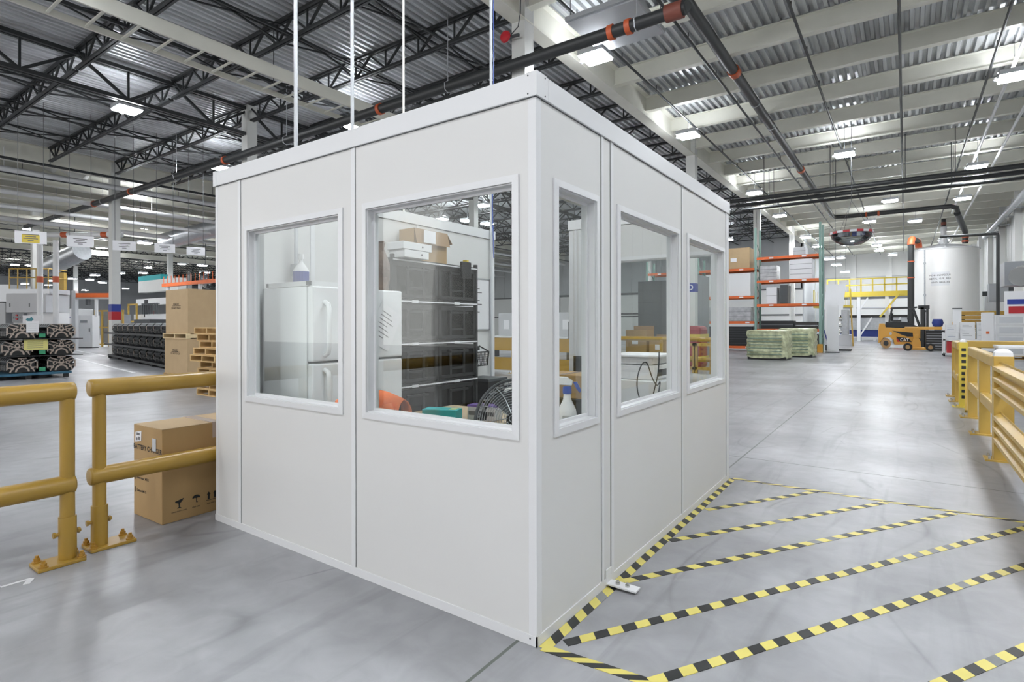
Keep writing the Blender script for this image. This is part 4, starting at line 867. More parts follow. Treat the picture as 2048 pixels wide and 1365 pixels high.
RAW = None; TIER = ['bottom', 'middle', 'top']; FS = ['foremost', 'second', 'third', 'fourth']
Z0, DZ = .17, .445
def slab(name, label, x0, x1, y0, y1, z, m_='black_plastic', cat='tray'):
    t = thing(name, label, cat, (x0, y0, z)); mb = MB().bx(0, x1 - x0, 0, y1 - y0, 0, .018); mb.build('sheet', m_, t); MB().bx(x1 - x0 - .02, x1 - x0, 0, y1 - y0, .0181, .02).build('edge', 'dark_grey', t); return t
CXX, CY0 = -18.75, 4.15
t = thing('steel_pallet', 'blue steel pallet under the front stack of engine castings', 'pallet', (CXX - 2.8, CY0 - .45, 0), 0)
MB().bx(0, 2.9, 0, 1.75, .1, .165).build('platform', 'pallet_blue', t)
for a in (.05, 1.4, 2.75):
    for b in (.05, .8, 1.6): MB().bx(a, a + .1, b, b + .1, 0, .1).build('leg', 'black_steel', t)
for ti in range(3):
    for j in range(2):
        for k in range(4 if ti == 2 else 3):
            loc = (CXX - .82 * k, CY0 + .28 + .82 * j - .1 * (ti == 1) * (1 - j), Z0 + DZ * ti)
            lab = 'black engine block casting, %s tier of the front stack, %s in the %s row' % (TIER[ti], FS[k], 'near' if j == 0 else 'far')
            if RAW is None: RAW = t = make_casting(); t.location = loc; t['label'] = lab
            else: again(RAW, lab, loc)
    if ti < 2: slab('separator_tray', 'black separator tray above the %s tier of the front castings' % TIER[ti], CXX - 2.6, CXX + .12, CY0 - .3, CY0 + 1.55, Z0 + DZ * (ti + 1) - .022)
for i, (dy, dz, w, h, m_, l) in enumerate(((.48, 1.22, .26, .3, 'paper', 'white sheet taped to the top front casting'), (.55, .76, .5, .28, 'paper_yellow', 'yellow sheet taped between the middle front castings'))):
    t = thing('paper_tag', l, 'paper', (CXX + .03, CY0 + dy, dz)); MB().bx(0, .006, -w / 2, w / 2, 0, h).build('sheet', m_, t); mb = MB()
    for k in range(4): mb.bx(.006, .0075, -w * .35, w * .3, h * (.2 + .18 * k), h * (.23 + .18 * k))
    mb.build('writing', 'ink_grey', t)
for ti in range(3):
    t = thing('green_tag', 'green tag between the %s front castings' % TIER[ti], 'tag', (CXX + .02, CY0 + .68, Z0 + DZ * ti + .03)); MB().box((0, 0, .05), (.05, .13, .1)).build('card', 'green_tag', t)
# the long rows behind: nine along, three tiers
A, B = Vector(at(218, 706, z=0)) * .93, Vector(at(335, 729, z=0)) * .93; RA = math.atan2((B - A).y, (B - A).x); Lr = (B - A).length; n = 10
t = thing('casting_dunnage', 'low black rack base under the long rows of castings', 'rack', A, RA); MB().bx(-.3, Lr + .6, 0, 1.0, .06, .14).build('base', 'black_steel', t)
for k in range(6): MB().bx(-.2 + k * Lr / 5, -.1 + k * Lr / 5, 0, 1.0, 0, .06).build('foot', 'black_steel', t)
step = Lr / (n - .5)
for ti in range(3):
    for k in range(n):
        p = A + (B - A).normalized() * (step * (k + .5)); nrm = Vector((math.sin(RA), -math.cos(RA), 0)); p = p + nrm * -.35
        again(RAW, 'black engine block casting in the long rows, %s tier, %s from the open end' % (TIER[ti], ORD[k]), (p.x, p.y, .15 + .465 * ti), RA + PI)
    if ti < 2:
        t = thing('separator_tray', 'black separator tray above the %s tier of the long casting rows' % TIER[ti], 'tray', A + Vector((0, 0, .15 + .465 * ti + .438)), RA); MB().bx(-.3, Lr + .5, -.12, 1.0, 0, .02).build('sheet', 'dark_grey', t); MB().bx(-.3, Lr + .5, -.13, -.1, -.02, .05).build('edge', 'black_plastic', t)
# gantry, machine and platform ------------------------------------
def box_at(u0, u1, v0, v1, d, depth): # world box whose front edge spans the given rays
    p, q = at(u0, v1, d=d), at(u1, v0, d=d); return p, q
MD = 30.0
p, q = Vector(at(12, 620, d=MD)), Vector(at(92, 582, d=MD)); rz = math.atan2((q - p).y, (q - p).x); w = math.hypot(q.x - p.x, q.y - p.y); hgt = q.z - p.z
t = thing('machine', 'large grey machine with a yellow-railed platform behind the front castings', 'machine', (p.x, p.y, 0), rz)
MB().bx(-.0, w, 0, 1.6, p.z, p.z + hgt).build('control_cabinet', 'grey_panel', t, bevel=.01)
for x in (.2, 1.25): MB().bx(x, x + .03, -.02, 0, p.z + .3, p.z + .5).build('handle', 'dark_grey', t)
MB().bx(-2.2, -.02, .2, 1.7, p.z + .6, p.z + hgt + .5).build('enclosure', 'lamp_housing', t); MB().bx(.0, w + .1, .1, 1.5, p.z + hgt, p.z + hgt + .25).build('platform', 'lamp_housing', t)
MB().bx(-.05, w, .5, 1.6, .1, p.z - .02).build('machine_base', 'white_paint', t); MB().bx(-2.2, -.3, .3, 1.8, .1, p.z + .55).build('machine_base', 'grey_panel', t)
mb = MB().bx(.05, .7, .3, .5, 1.55, 2.05); 
for k in range(6): mb.cyl((.1 + .1 * k, .28, 1.8), (.1 + .1 * k, .3, 1.8), .04, 8)
mb.build('button_panel', 'grey_plastic', t)
mb = MB().cyl((.33, .25, 1.95), (.33, .3, 1.95), .05, 8).cyl((.33, .25, 1.75), (.33, .3, 1.75), .05, 8); mb.build('stop_button', 'red', t)
zt = p.z + hgt + .25
for x in (.05, .5, 1.0, 1.5, w): MB().cyl((x, .15, zt), (x, .15, zt + 1.1), .03, 8).build('rail_post', 'safety_yellow_light', t)
for z in (1.1, .62): MB().cyl((.05, .15, zt + z), (w, .15, zt + z), .03, 8).cyl((w, .15, zt + z), (w, 1.4, zt + z), .03, 8).build('hand_rail', 'safety_yellow_light', t)
MB().bx(w - .5, w + .0, 1.2, 1.4, zt, zt + 1.0).build('gate_panel', 'safety_yellow_light', t)
t = thing('info_board', 'white board with a blue drawing in front of the grey machine', 'board', at(46, 640, d=28)[:2] + (0,), rz)
MB().bx(0, .95, -.02, .02, 1.45, 1.9).build('board', 'paper', t); MB().bx(.45, .5, -.01, .04, 0, 1.45).build('post', 'galvanised', t)
mb = MB(); mb.prism([(0, 0), (.1, .1), (.18, .05), (.3, .16), (.4, .02), (.3, -.08), (.15, -.1)], 0, .003, face_T((.15, -.0215, 1.68), (1, 0, 0), (0, -1, 0))); mb.build('drawing', 'teal_fabric', t)
t = thing('machine', 'long white machine enclosure behind the front castings, beside the grey one', 'machine', at(108, 690, d=37)[:2] + (0,), rz)
MB().bx(0, 1.5, 0, 1.5, 0, 2.5).build('enclosure', 'white_paint', t, bevel=.02); MB().bx(.2, 1.2, -.02, 0, .4, 1.5).build('door', 'white_enamel', t); MB().bx(.6, 1.1, -.01, 0, 1.9, 1.96).build('nameplate', 'ink_blue', t); MB().bx(1.2, 1.45, -.15, 0, .8, 1.5).build('operator_panel', 'grey_plastic', t)
# white frame pipes
t = thing('gantry', 'tall white pipe gantry with orange bands behind the hanging signs', 'gantry', at(80, 690, d=29)[:2] + (0,), rz)
G = lambda u, v: INV[t.name] @ Vector(at(u, v, d=29))
for u in (80, 112): g = G(u, 690); MB().cyl((g.x, g.y, 0), (g.x, g.y, G(u, 476).z), .13, 14).build('leg', 'white_paint', t, smooth=True); MB().cyl((g.x, g.y, G(u, 560).z), (g.x, g.y, G(u, 548).z), .145, 14).build('band', 'pipe_orange', t)
g = G(80, 476); h_ = G(245, 480); k_ = G(112, 476); MB().tube([(g.x, g.y, g.z - .3), (g.x, g.y, g.z), (g.x + .1, g.y, g.z + .22), (g.x + .3, g.y, g.z + .3), (h_.x, h_.y, g.z + .3)], .13, 12).build('crossbeam', 'white_paint', t, smooth=True)
for u in (130, 210): g2 = G(u, 478); MB().cyl((g2.x - .15, g2.y, g.z + .3), (g2.x + .15, g2.y, g.z + .3), .15, 12).build('band', 'pipe_orange', t)
# post with bracket, jib crane, white partition ------------------
t = thing('jib_crane', 'pale grey post with an orange jib arm beyond the long castings', 'crane', at(150, 690, d=33)[:2] + (0,), rz)
MB().bx(-.12, .12, -.12, .12, 0, 3.45).build('post', 'grey_panel', t); MB().bx(.1, 2.4, -.1, .1, 3.05, 3.3).build('jib_arm', 'rack_orange', t); MB().bx(.1, 2.4, -.06, .06, 2.95, 3.04).build('rail', 'white_paint', t); MB().bx(.7, .85, -.1, .1, 2.6, 2.95).build('trolley', 'dark_grey', t); MB().bx(1.2, 1.35, -.05, .05, 1.9, 2.95).build('drop_arm', 'white_paint', t)
t = thing('electric_cabinet', 'white electrical cabinet on the floor left of the long castings', 'cabinet', at(152, 684, d=34)[:2] + (0,), rz)
MB().bx(0, 1.0, 0, .6, .05, 2.0).build('cabinet_body', 'white_paint', t, bevel=.01); MB().bx(.03, .97, .03, .57, 0, .05).build('plinth', 'dark_grey', t); MB().bx(.05, .95, -.02, 0, .4, 1.5).build('door', 'white_enamel', t); MB().bx(.82, .86, -.05, -.02, 1.0, 1.2).build('handle', 'dark_grey', t); MB().bx(.3, .7, -.05, 0, 1.55, 1.7).build('monitor_ledge', 'grey_plastic', t)
t = thing('machine', 'white machining cell with a yellow gate, seen above the long castings', 'machine', at(240, 690, d=42)[:2] + (0,), 0)
MB().bx(-.2, 8, 1, 3, 0, 2.2).build('enclosure', 'white_paint', t); MB().bx(-3, 12, 2.2, 2.5, 3.0, 3.5).build('overhead_beam', 'white_paint', t); MB().bx(-2, 4.8, 2, 2.6, 4.0, 4.9).build('overhead_unit', 'column_white', t); MB().bx(-2, 2.0, 2, 2.5, 4.9, 5.3).build('blue_cover', 'teal', t); MB().bx(1.6, 1.8, 1.0, 1.2, 2.0, 3.3).build('drop_arm', 'dark_grey', t)
for x in (-.3, 1.2): MB().bx(x, x + .12, .6, .7, 0, 3.0).build('gate_post', 'safety_yellow_light', t)
for z in (1.6, 2.9): MB().bx(-.3, 1.3, .6, .7, z, z + .12).build('gate_bar', 'safety_yellow_light', t)
mb = MB()
for k in range(8): mb.bx(2.2 + .35 * k, 2.28 + .35 * k, .6, .7, 2.2, 3.0)
mb.build('fence_bars', 'dark_grey', t); MB().bx(2.2, 5, .6, .7, 2.9, 2.98).build('fence_rail', 'dark_grey', t)
t = thing('robot_arm', 'small red and black robot arm above the long castings', 'robot arm', at(298, 612, d=41.8), 0)
MB().tube([(0, 0, 0), (.35, 0, .1), (.6, 0, -.25), (.85, 0, -.4)], [.12, .11, .1, .06], 10).build('arm', 'red', t, smooth=True); MB().lathe([(.15, -.1), (.15, .1)], n=14).build('joint', 'black_plastic', t)
t = thing('safety_cage', 'yellow safety cage round a machine left of the banded column', 'cage', at(188, 690, d=36)[:2] + (0,), rz)
for k in range(5): MB().bx(.45 * k, .45 * k + .09, 0, .09, 0, 2.35).build('cage_post', 'safety_yellow_light', t)
for z in (.1, 1.2, 2.28): MB().bx(0, 1.9, 0, .09, z, z + .1).build('cage_bar', 'safety_yellow_light', t)
MB().bx(.3, 1.7, .3, 1.0, .2, 2.1).build('machine_body', 'grey_plastic', t)
t = thing('steel_bin', 'dark grey steel bin behind the long castings', 'bin', at(268, 690, d=31)[:2] + (0,), 0)
MB().bx(0, 2.0, 0, 1.2, .1, 1.72).build('bin_body', 'dark_grey', t); 
for a in (.1, 1.8): MB().bx(a, a + .1, .1, 1.1, 0, .1).build('foot', 'black_steel', t)
t = thing('conveyor', 'orange overhead conveyor guard above the cardboard containers', 'conveyor', (-33, 15.5, 0), 0)
MB().bx(-4.5, 9, 0, .3, 3.75, 3.95).build('guard_rail', 'rack_orange', t)
for k in range(4): MB().bx(-4 + 4 * k, -3.85 + 4 * k, .05, .2, 0, 3.75).build('support', 'white_paint', t)
mb = MB()
for k in range(27): mb.bx(-4.5 + .5 * k, -4.47 + .5 * k, .1, .13, 3.95, 4.4)
mb.build('fence_wires', 'rack_orange', t)
t = thing('mirror', 'round white convex mirror on a column beyond the cardboard containers', 'mirror', at(411, 556, d=40))
MB().lathe([(.75, -.0), (.7, .15), (.5, .32), (.2, .42), (.01, .44)], n=24, T=face_T((0, 0, 0), (1, 0, 0), (.5, -.8, -.3))).build('dome', 'mirror_dome', t, smooth=True); MB().cyl((0, 0, 0), (0, 0, 3.95), .02, 6).build('hanger_rod', 'dark_grey', t)
# hanging signs ---------------------------------------------------
SX = -23.0
for i, (u, v, wpx, l, yl) in enumerate(((62, 470, 48, 'yellow-centred white hanging sign, nearest of the row', True), (161, 478, 42, 'white hanging sign, second in the row, beside the yellow one', False), (249, 487, 37, 'white hanging sign, third in the row, in front of the banded column', False), (330, 492, 34, 'white hanging sign, fourth in the row, beside the banded column', False), (392, 498, 31, 'white hanging sign, last in the row, above the cardboard containers', False))):
    c = Vector(at(u, v, x=SX)); dd = c.x * _fw[0] + c.y * _fw[1]
    a = at(u - wpx / 2, v, x=SX); b = at(u + wpx / 2, v, x=SX); wd = wpx * dd / 1111 * 1.04; hh = wd * .5
    t = thing('hanging_sign', l, 'sign', c, math.radians(-28), 'hanging signs over the hall')
    MB().bx(-.01, .01, -wd / 2, wd / 2, -hh / 2, hh / 2).build('board', 'paper', t)
    if yl: MB().bx(.0105, .013, -wd * .28, wd * .28, -hh * .42, hh * .22).build('yellow_panel', 'rail_yellow', t)
    mb = MB()
    for k, f in enumerate((.62, .4, .55, .22)): mb.bx(.0135, .015, -wd * .42 * f, wd * .42 * f, hh * (.2 - .16 * k), hh * (.26 - .16 * k))
    mb.build('lettering', 'ink_grey', t)
    for s in (-.4, .4): MB().cyl((0, s * wd, hh / 2), (0, s * wd, 8.7 - c.z), .008, 5).build('hanger_wire', 'dark_grey', t)
# ================================================================ THE AISLE SIDE
# guard rail with gate ---------------------------------------------
GX = .82
def thrie(L):     # three-ridge beam profile, extruded along y
    pr = [(0, 0), (.0, .02), (.055, .05), (.055, .085), (0, .11), (0, .14), (.055, .165), (.055, .2), (0, .225), (0, .255), (.055, .28), (.055, .315), (0, .345), (0, .365), (-.006, .365), (-.006, 0)]
    return MB().prism(pr, 0, L, Matrix(((-1, 0, 0, 0), (0, 0, 1, 0), (0, 1, 0, 0), (0, 0, 0, 1))))
def post(t, y, w=.1, h=1.0, name='post', m_='safety_yellow_light', x=0, plate=True):
    p = MB().bx(x - w / 2, x + w / 2, y - w / 2, y + w / 2, .0, h).build(name, m_, t, bevel=.006)
    if plate:
        pl = MB().bx(x - .15, x + .15, y - .12, y + .12, 0, .016).build('base_plate', m_, t)
        for a in (-.11, .11):
            for b in (-.08, .08): MB().cyl((x + a, y + b, .016), (x + a, y + b, .05), .014, 6).build('anchor_bolt', 'steel_bright', pl)
    return p
t = thing('guard_rail', 'yellow ridged guard rail running from the white-capped post towards the camera', 'guard rail', (GX, 7.61, 0))
pp = post(t, 0, .16, 1.08); MB().lathe([(.0, 1.16), (.06, 1.15), (.1, 1.12), (.105, 1.08)][::-1], n=4, T=Matrix.Rotation(PI / 4, 4, 'Z')).build('cap', 'white_plastic', pp, smooth=False)
post(t, -3.4, .16, 1.08)
for z in (.66, .15):
    o_ = thrie(3.6).build('ridged_beam', 'safety_yellow_light', t); o_.location = (-.03 if z else 0, -3.6, z)
t = thing('guard_rail', 'yellow two-bar guard rail between the white-capped post and the gate', 'guard rail', (GX, 7.61, 0))
for z in (1.0, .48): MB().bar((0, .1, z), (0, 3.3, z), .1, .13).build('rail', 'safety_yellow_light', t, bevel=.02)
for y in (1.66, 3.2): post(t, y, .11, .95)
t = thing('gate', 'yellow-green slotted gate post beside the two-bar guard rail', 'gate', (GX - .02, 12.1, 0))
pp = post(t, 0, .12, 1.1, 'gate_post', 'rail_yellow'); MB().lathe([(.05, 1.1), (.05, 1.13), (.01, 1.15)], n=12).build('cap', 'white_plastic', pp)
mb = MB()
for k in range(9): mb.bx(-.03, .03, -.062, -.059, .15 + .1 * k, .2 + .1 * k)
mb.build('slots', 'ink_black', pp); MB().bar((.0, -.75, .02), (.05, -.1, .62), .07, .07).build('brace', 'safety_yellow_light', t)
t = thing('guard_rail', 'yellow guard rail that turns the corner in front of the white boxes', 'guard rail', (GX - .03, 13.8, 0))
for y in (0, -.9): post(t, y, .11, 1.06)
for z in (1.02, .45): MB().bar((0, .0, z), (0, -1.3, z), .1, .13).build('rail', 'safety_yellow_light', t, bevel=.02)
for z in (1.02,): MB().bar((0, 0, z), (3.9, 0, z), .1, .14).build('rail', 'safety_yellow_light', t, bevel=.02)
post(t, 0, .11, 1.0, x=3.5)
# white table and things on and behind it --------------------------
tx, ty = 1.5, 13.0
t = thing('table', 'white bench with bent white legs behind the guard rails', 'table', (tx, ty, 0))
MB().bx(-.2, 2.6, -.35, .35, .98, 1.03).build('table_top', 'white_paint', t, bevel=.01)
for x in (-.15, 1.5): MB().bar((x, -.3, 0), (x, -.3, .98), .06, .06).bar((x, .3, 0), (x, .3, .98), .06, .06).bar((x, -.3, .3), (x, .3, .3), .05, .05).build('leg', 'white_paint', t)
for z in (.25, .55): MB().bx(0, 1.5, -.3, .3, z, z + .03).build('shelf', 'dark_grey', t)
t = thing('tool_chest', 'black and silver tool chest on the bench shelf', 'tool chest', (tx + .4, ty, .281)); MB().bx(0, .7, -.2, .2, 0, .22).build('body', 'black_plastic', t); MB().bx(.05, .65, -.21, -.2, .05, .1).build('drawer', 'steel_bright', t)
cx_, cy_ = at(1886, 706, d=24)[:2]
t = thing('cart', 'white cart with red and dark bins under the white boxes', 'cart', (cx_, cy_, 0))
MB().bx(0, 2.0, 0, .9, .68, .74).build('deck', 'white_paint', t)
for x in (0, 1.92):
    for y in (0, .84): MB().bx(x, x + .08, y, y + .06, .08, 1.02 if x == 0 else .7).build('leg', 'white_paint', t); MB().cyl((x + .01, y + .03, .05), (x + .07, y + .03, .05), .05, 10).build('caster', 'rubber', t)
MB().bx(.0, 2.0, 0, .9, .1, .14).build('lower_deck', 'white_paint', t)
q = thing('bin', 'red bin on the lower deck of the white cart', 'bin', (cx_ + .14, cy_ + .1, .141)); MB().bx(0, .2, 0, .6, 0, .5).build('body', 'red', q)
q = thing('bin', 'dark slatted bin on the lower deck of the white cart', 'bin', (cx_ + .36, cy_ + .1, .141)); MB().bx(0, .8, 0, .6, 0, .5).build('body', 'black_plastic', q)
for k in range(4): MB().bx(.02, .78, -.01, 0, .06 + .11 * k, .08 + .11 * k).build('slat', 'grey_plastic', q)
B_ = [(.06, .05, .742, .42, .4, .3, 'white carton with a picture panel on the cart, lowest at its end'), (.06, .06, 1.044, .36, .36, .32, 'plain white carton on top of the picture-panel carton'), (.55, .1, .742, .5, .5, .42, 'wide white carton in the middle of the cart'), (1.1, .12, .742, .38, .5, .28, 'small white carton beside the wide one on the cart'), (1.1, .12, 1.024, .38, .5, .26, 'white carton second up at the far end of the cart'), (1.1, .12, 1.286, .4, .5, .2, 'white carton on top at the far end of the cart'), (.56, .12, 1.164, .48, .5, .3, 'long white carton with printed lines above the wide one')]
for (x, y, z, sx, sy, sz, l) in B_:
    q = thing('carton', l, 'box', (cx_ + x + .03, cy_ + y, z), 0, 'white cartons on the cart'); MB().bx(0, sx, 0, sy, 0, sz).build('body', 'white_paint', q, bevel=.004)
    MB().bx(sx * .15, sx * .8, -.003, -.0005, sz * .35, sz * .38).bx(sx * .15, sx * .6, -.003, -.0005, sz * .55, sz * .58).build('print', 'ink_blue' if 'picture' in l else 'ink_grey', q)
q = thing('post_panel', 'narrow white panel standing up behind the cartons', 'panel', (cx_ + .4, cy_ + 1.2, 0)); MB().bx(0, .3, 0, .06, 0, 2.05).build('panel', 'white_paint', q); MB().bx(-.02, .32, -.02, .08, 2.051, 2.1).build('rim', 'dark_grey', q)
q = thing('jug', 'white plastic jug at the end of the cart', 'jug', (cx_ + 1.75, cy_ + .3, .742)); MB().lathe([(.13, 0), (.15, .05), (.15, .25), (.06, .36), (.05, .42)], n=18).build('body', 'white_plastic', q, smooth=True); MB().lathe([(.06, .42), (.06, .46)], n=14).build('cap', 'white_plastic', q)
yx, yy = at(1918, 700, d=29)[:2]
for k in range(9):
    lab = '%s yellow steel tray from the floor in the stack behind the cartons' % ORD[k].capitalize()
    if k == 0:
        ys = q = thing('steel_tray', lab, 'tray', (yx, yy, 0), 0, 'yellow steel trays'); MB().bx(0, 1.95, 0, 1.2, .04, .2).build('tray_body', 'safety_yellow', q); MB().bx(-.02, 1.97, -.02, 1.22, .2, .225).build('rim', 'safety_yellow_light', q)
        for x in (.1, 1.7): MB().bx(x, x + .15, .1, 1.1, 0, .04).build('runner', 'black_steel', q)
    else: again(ys, lab, (yx, yy, .227 * k))
ox, oy = at(1965, 700, d=25)[:2]
q = thing('floor_cleaner', 'orange and black floor machine between the yellow trays and wrapped boxes', 'machine', (ox, oy, 0)); MB().bx(0, .8, 0, .7, .1, .8).build('body', 'rack_orange', q, bevel=.05); MB().bx(.1, .6, .1, .6, .8, 1.25).build('hood', 'safety_yellow', q, bevel=.05); MB().bar((-.1, .2, 1.1), (.7, .2, 1.15), .06, .06).build('handle', 'rack_orange', q)
for x in (.1, .65): MB().cyl((x, -.02, .12), (x, .08, .12), .12, 14).build('wheel', 'rubber', q)
wx, wy = at(1991, 700, d=22)[:2]
pallet('wooden pallet under the tall wrapped white cartons', (wx, wy, 0), 0, 1.2, 1.9)
k = 0
for i, z in enumerate((.136, .54, .944, 1.348)):
    for j in range(2):
        q = thing('carton', 'large white wrapped carton, %s level, %s' % (['lowest', 'second', 'third', 'top'][i], 'aisle side' if j == 0 else 'wall side'), 'box', (wx + .02 + .95 * j, wy + .05, z), 0, 'wrapped white cartons')
        MB().bx(0, .9, 0, 1.05, 0, .4).build('body', 'white_paint', q, bevel=.006); MB().bx(.1, .8, -.003, -.0005, .08, .32).build('print', 'lamp_housing', q)
q = thing('padded_cover', 'white padded cover hanging at the side of the wrapped cartons', 'cover', (wx - .1, wy - .1, .0)); MB().bx(-.35, .05, -.06, 0, .3, 1.85).build('cover_sheet', 'white_plastic', q, bevel=.02); MB().bx(-.2, -.1, -.067, -.061, 1.0, 1.1).build('sticker', 'rack_orange', q); MB().bx(-.3, .0, -.05, -.01, 0, .3).build('foot', 'dark_grey', q)
# storage tank -----------------------------------------------------
TX, TY, TR, TH = 2.0, 45.0, 1.76, 6.05
t = thing('storage_tank', 'tall white round storage tank by the side wall', 'tank', (TX, TY, 0))
MB().lathe([(TR + .05, 0), (TR + .05, .15), (TR, .16), (TR, TH)], n=72).build('shell', 'tank_white', t, smooth=True)
MB().lathe([(TR + .06, TH), (TR + .06, TH + .06), (TR * .6, TH + .3), (.25, TH + .42), (.24, TH + .7), (.01, TH + .7)], n=72).build('lid', 'white_enamel', t, smooth=True)
MB().cyl((0, 0, TH + .7), (0, 0, TH + 1.55), .16, 14).build('vent_stack', 'white_paint', t, smooth=True)
mb = MB()
for k in range(8): a = 2 * PI * k / 8; mb.bar((.3 * math.cos(a), .3 * math.sin(a), TH + .44), ((TR + .05) * math.cos(a), (TR + .05) * math.sin(a), TH + .08), .08, .06)
mb.build('lid_ribs', 'white_paint', t)
nd = Vector((-TX, -TY, 0)).normalized(); 
def on_tank(off, z, k=1.002):
    a = math.atan2(nd.y, nd.x) + off; n_ = Vector((math.cos(a), math.sin(a), 0)); return face_T(n_ * TR * k + Vector((0, 0, z)), (-n_.y, n_.x, 0), n_)
mb = MB(); a0 = math.atan2(nd.y, nd.x)
for k in range(10): mb.hexa([Vector((r * math.cos(a0 - .1 + a), r * math.sin(a0 - .1 + a), z)) for z in (3.75, 4.6) for r, a in ((TR + .001, -.26 + .052 * k), (TR + .004, -.26 + .052 * k), (TR + .004, -.208 + .052 * k), (TR + .001, -.208 + .052 * k))])
mb.build('placard', 'white_enamel', t)
for z, s_ in ((4.4, 'NON-HAZARDOUS'), (4.18, 'METAL CUT 900'), (3.96, '6000 GALLON')):
    w_ = len(s_) * .068
    mb = MB()
    for i, ch in enumerate(s_): mb.text(ch, on_tank(-.1 + (i - (len(s_) - 1) / 2) * .046, z, 1.0032), .14, bold=.006)
    mb.build('lettering', 'ink_black', t)
mb = MB(); T_ = on_tank(-.56, 3.0, 1.01); mb.cyl(on_tank(-.56, .4, 1.012).translation, on_tank(-.56, TH, 1.012).translation, .04, 8)
for z in (1.2, 3.2, 5.2): mb.box(on_tank(-.56, z, 1.01).translation, (.14, .14, .1))
mb.build('sight_tube', 'galvanised', t)
for u, e in ((1822, -.62),):
    p = at(u, 490, d=34.2); q = thing('fill_pipe', 'black fill pipe with an orange gooseneck entering the tank', 'pipe', (p[0], p[1], 0))
    zt = 6.25; ex = TX - 1.3 - p[0]; ey = TY - .9 - p[1]; n_ = Vector((ex, ey, 0)); l_ = n_.length; n_.normalize()
    MB().cyl((0, 0, 0), (0, 0, zt), .17, 14).build('riser', 'pipe_black', q, smooth=True)
    a1 = arc(n_ * .4 + Vector((0, 0, zt)), -n_, Vector((0, 0, 1)), .4, 0, PI / 2); MB().tube(a1, .19, 14).build('elbow', 'pipe_orange', q, smooth=True)
    MB().cyl(n_ * .4 + Vector((0, 0, zt + .4)), n_ * (l_ - .4) + Vector((0, 0, zt + .4)), .17, 14).build('crossover', 'pipe_black', q, smooth=True)
    a2 = arc(n_ * (l_ - .4) + Vector((0, 0, zt)), Vector((0, 0, 1)), n_, .4, 0, PI / 2); MB().tube(a2, .19, 14).build('elbow', 'pipe_orange', q, smooth=True)
    for z in (4.2, 5.2): MB().cyl((0, 0, z), (0, 0, z + .06), .19, 14).build('band', 'pipe_orange', q)
q = thing('fill_pipe', 'black pipe with orange couplings dropping to the tank from the aisle pipe', 'pipe', (2.3, 38.6, 0))
P_ = [Vector((0, 0, 7.4)), Vector((.1, .6, 7.3)), Vector((.75, 5.8, 7.1)), Vector((.75, 6.0, 7.0)), Vector((.75, 6.05, 6.9))]
MB().tube(P_, .15, 12).build('run', 'pipe_black', q, smooth=True); MB().cyl((.75, 6.05, 6.9), (.75, 6.05, 6.42), .15, 12).build('drop', 'pipe_black', q, smooth=True)
for z in (6.75, 6.5): MB().cyl((.75, 6.05, z), (.75, 6.05, z + .1), .18, 12).build('coupling', 'pipe_orange', q)
# wall equipment by the tank
q = thing('electric_box', 'grey electrical box on the side wall beyond the tank', 'electrical box', (3.75, 40.0, 2.6)); MB().bx(0, .8, 0, .8, 0, 1.0).build('enclosure', 'grey_plastic', q); MB().bx(.02, .78, -.02, 0, .04, .96).build('door', 'grey_plastic', q); MB().bx(.8, 1.05, .3, .5, .2, .8).build('bracket', 'dark_grey', q)
q = thing('air_heater', 'grey blower with a silver spout high on the side wall', 'heater', (3.4, 31.0, 3.0)); MB().bx(0, 1.24, 0, 1.4, 0, 1.0).build('casing', 'grey_plastic', q); MB().tube([(.6, 0, .5), (.5, -.5, .45), (.4, -.9, .3)], [.35, .35, .4], 14).build('spout', 'steel_bright', q, smooth=True)
q = thing('drain_pipe', 'black pipe with a square bend standing off the side wall', 'pipe', (3.6, 35.0, 0)); MB().tube([(0, 0, 0), (0, 0, 5.6), (-.02, 0, 5.68), (-.1, 0, 5.7), (-2.2, 0, 5.75)], .07, 10).build('tube', 'pipe_black', q, smooth=True); MB().cyl((0, 0, 0), (0, 0, .9), .1, 10).build('guard', 'pipe_rust', q)
q = thing('wall_sign', 'white sign with blue and red panels on the side wall', 'sign', (4.0, 36.5, 1.4)); MB().bx(0, .95, 0, .04, 0, 1.6).build('board', 'paper', q); MB().bx(.1, .75, -.01, 0, .95, 1.2).build('blue_panel', 'blue', q); MB().bx(.15, .75, -.01, 0, .5, .85).build('red_panel', 'red', q); MB().bx(.4, .5, .0, .04, -1.4, 0).build('post', 'galvanised', q)
q = thing('door_curtain', 'white strip curtain hung at a doorway beyond the tank', 'curtain', (4.2, 47.4, 0)); MB().bx(0, .7, 0, .05, 0, 3.2).build('sheet', 'white_plastic', q); MB().bx(-.1, .75, -.05, .1, 3.2, 3.5).build('header', 'dark_grey', q)
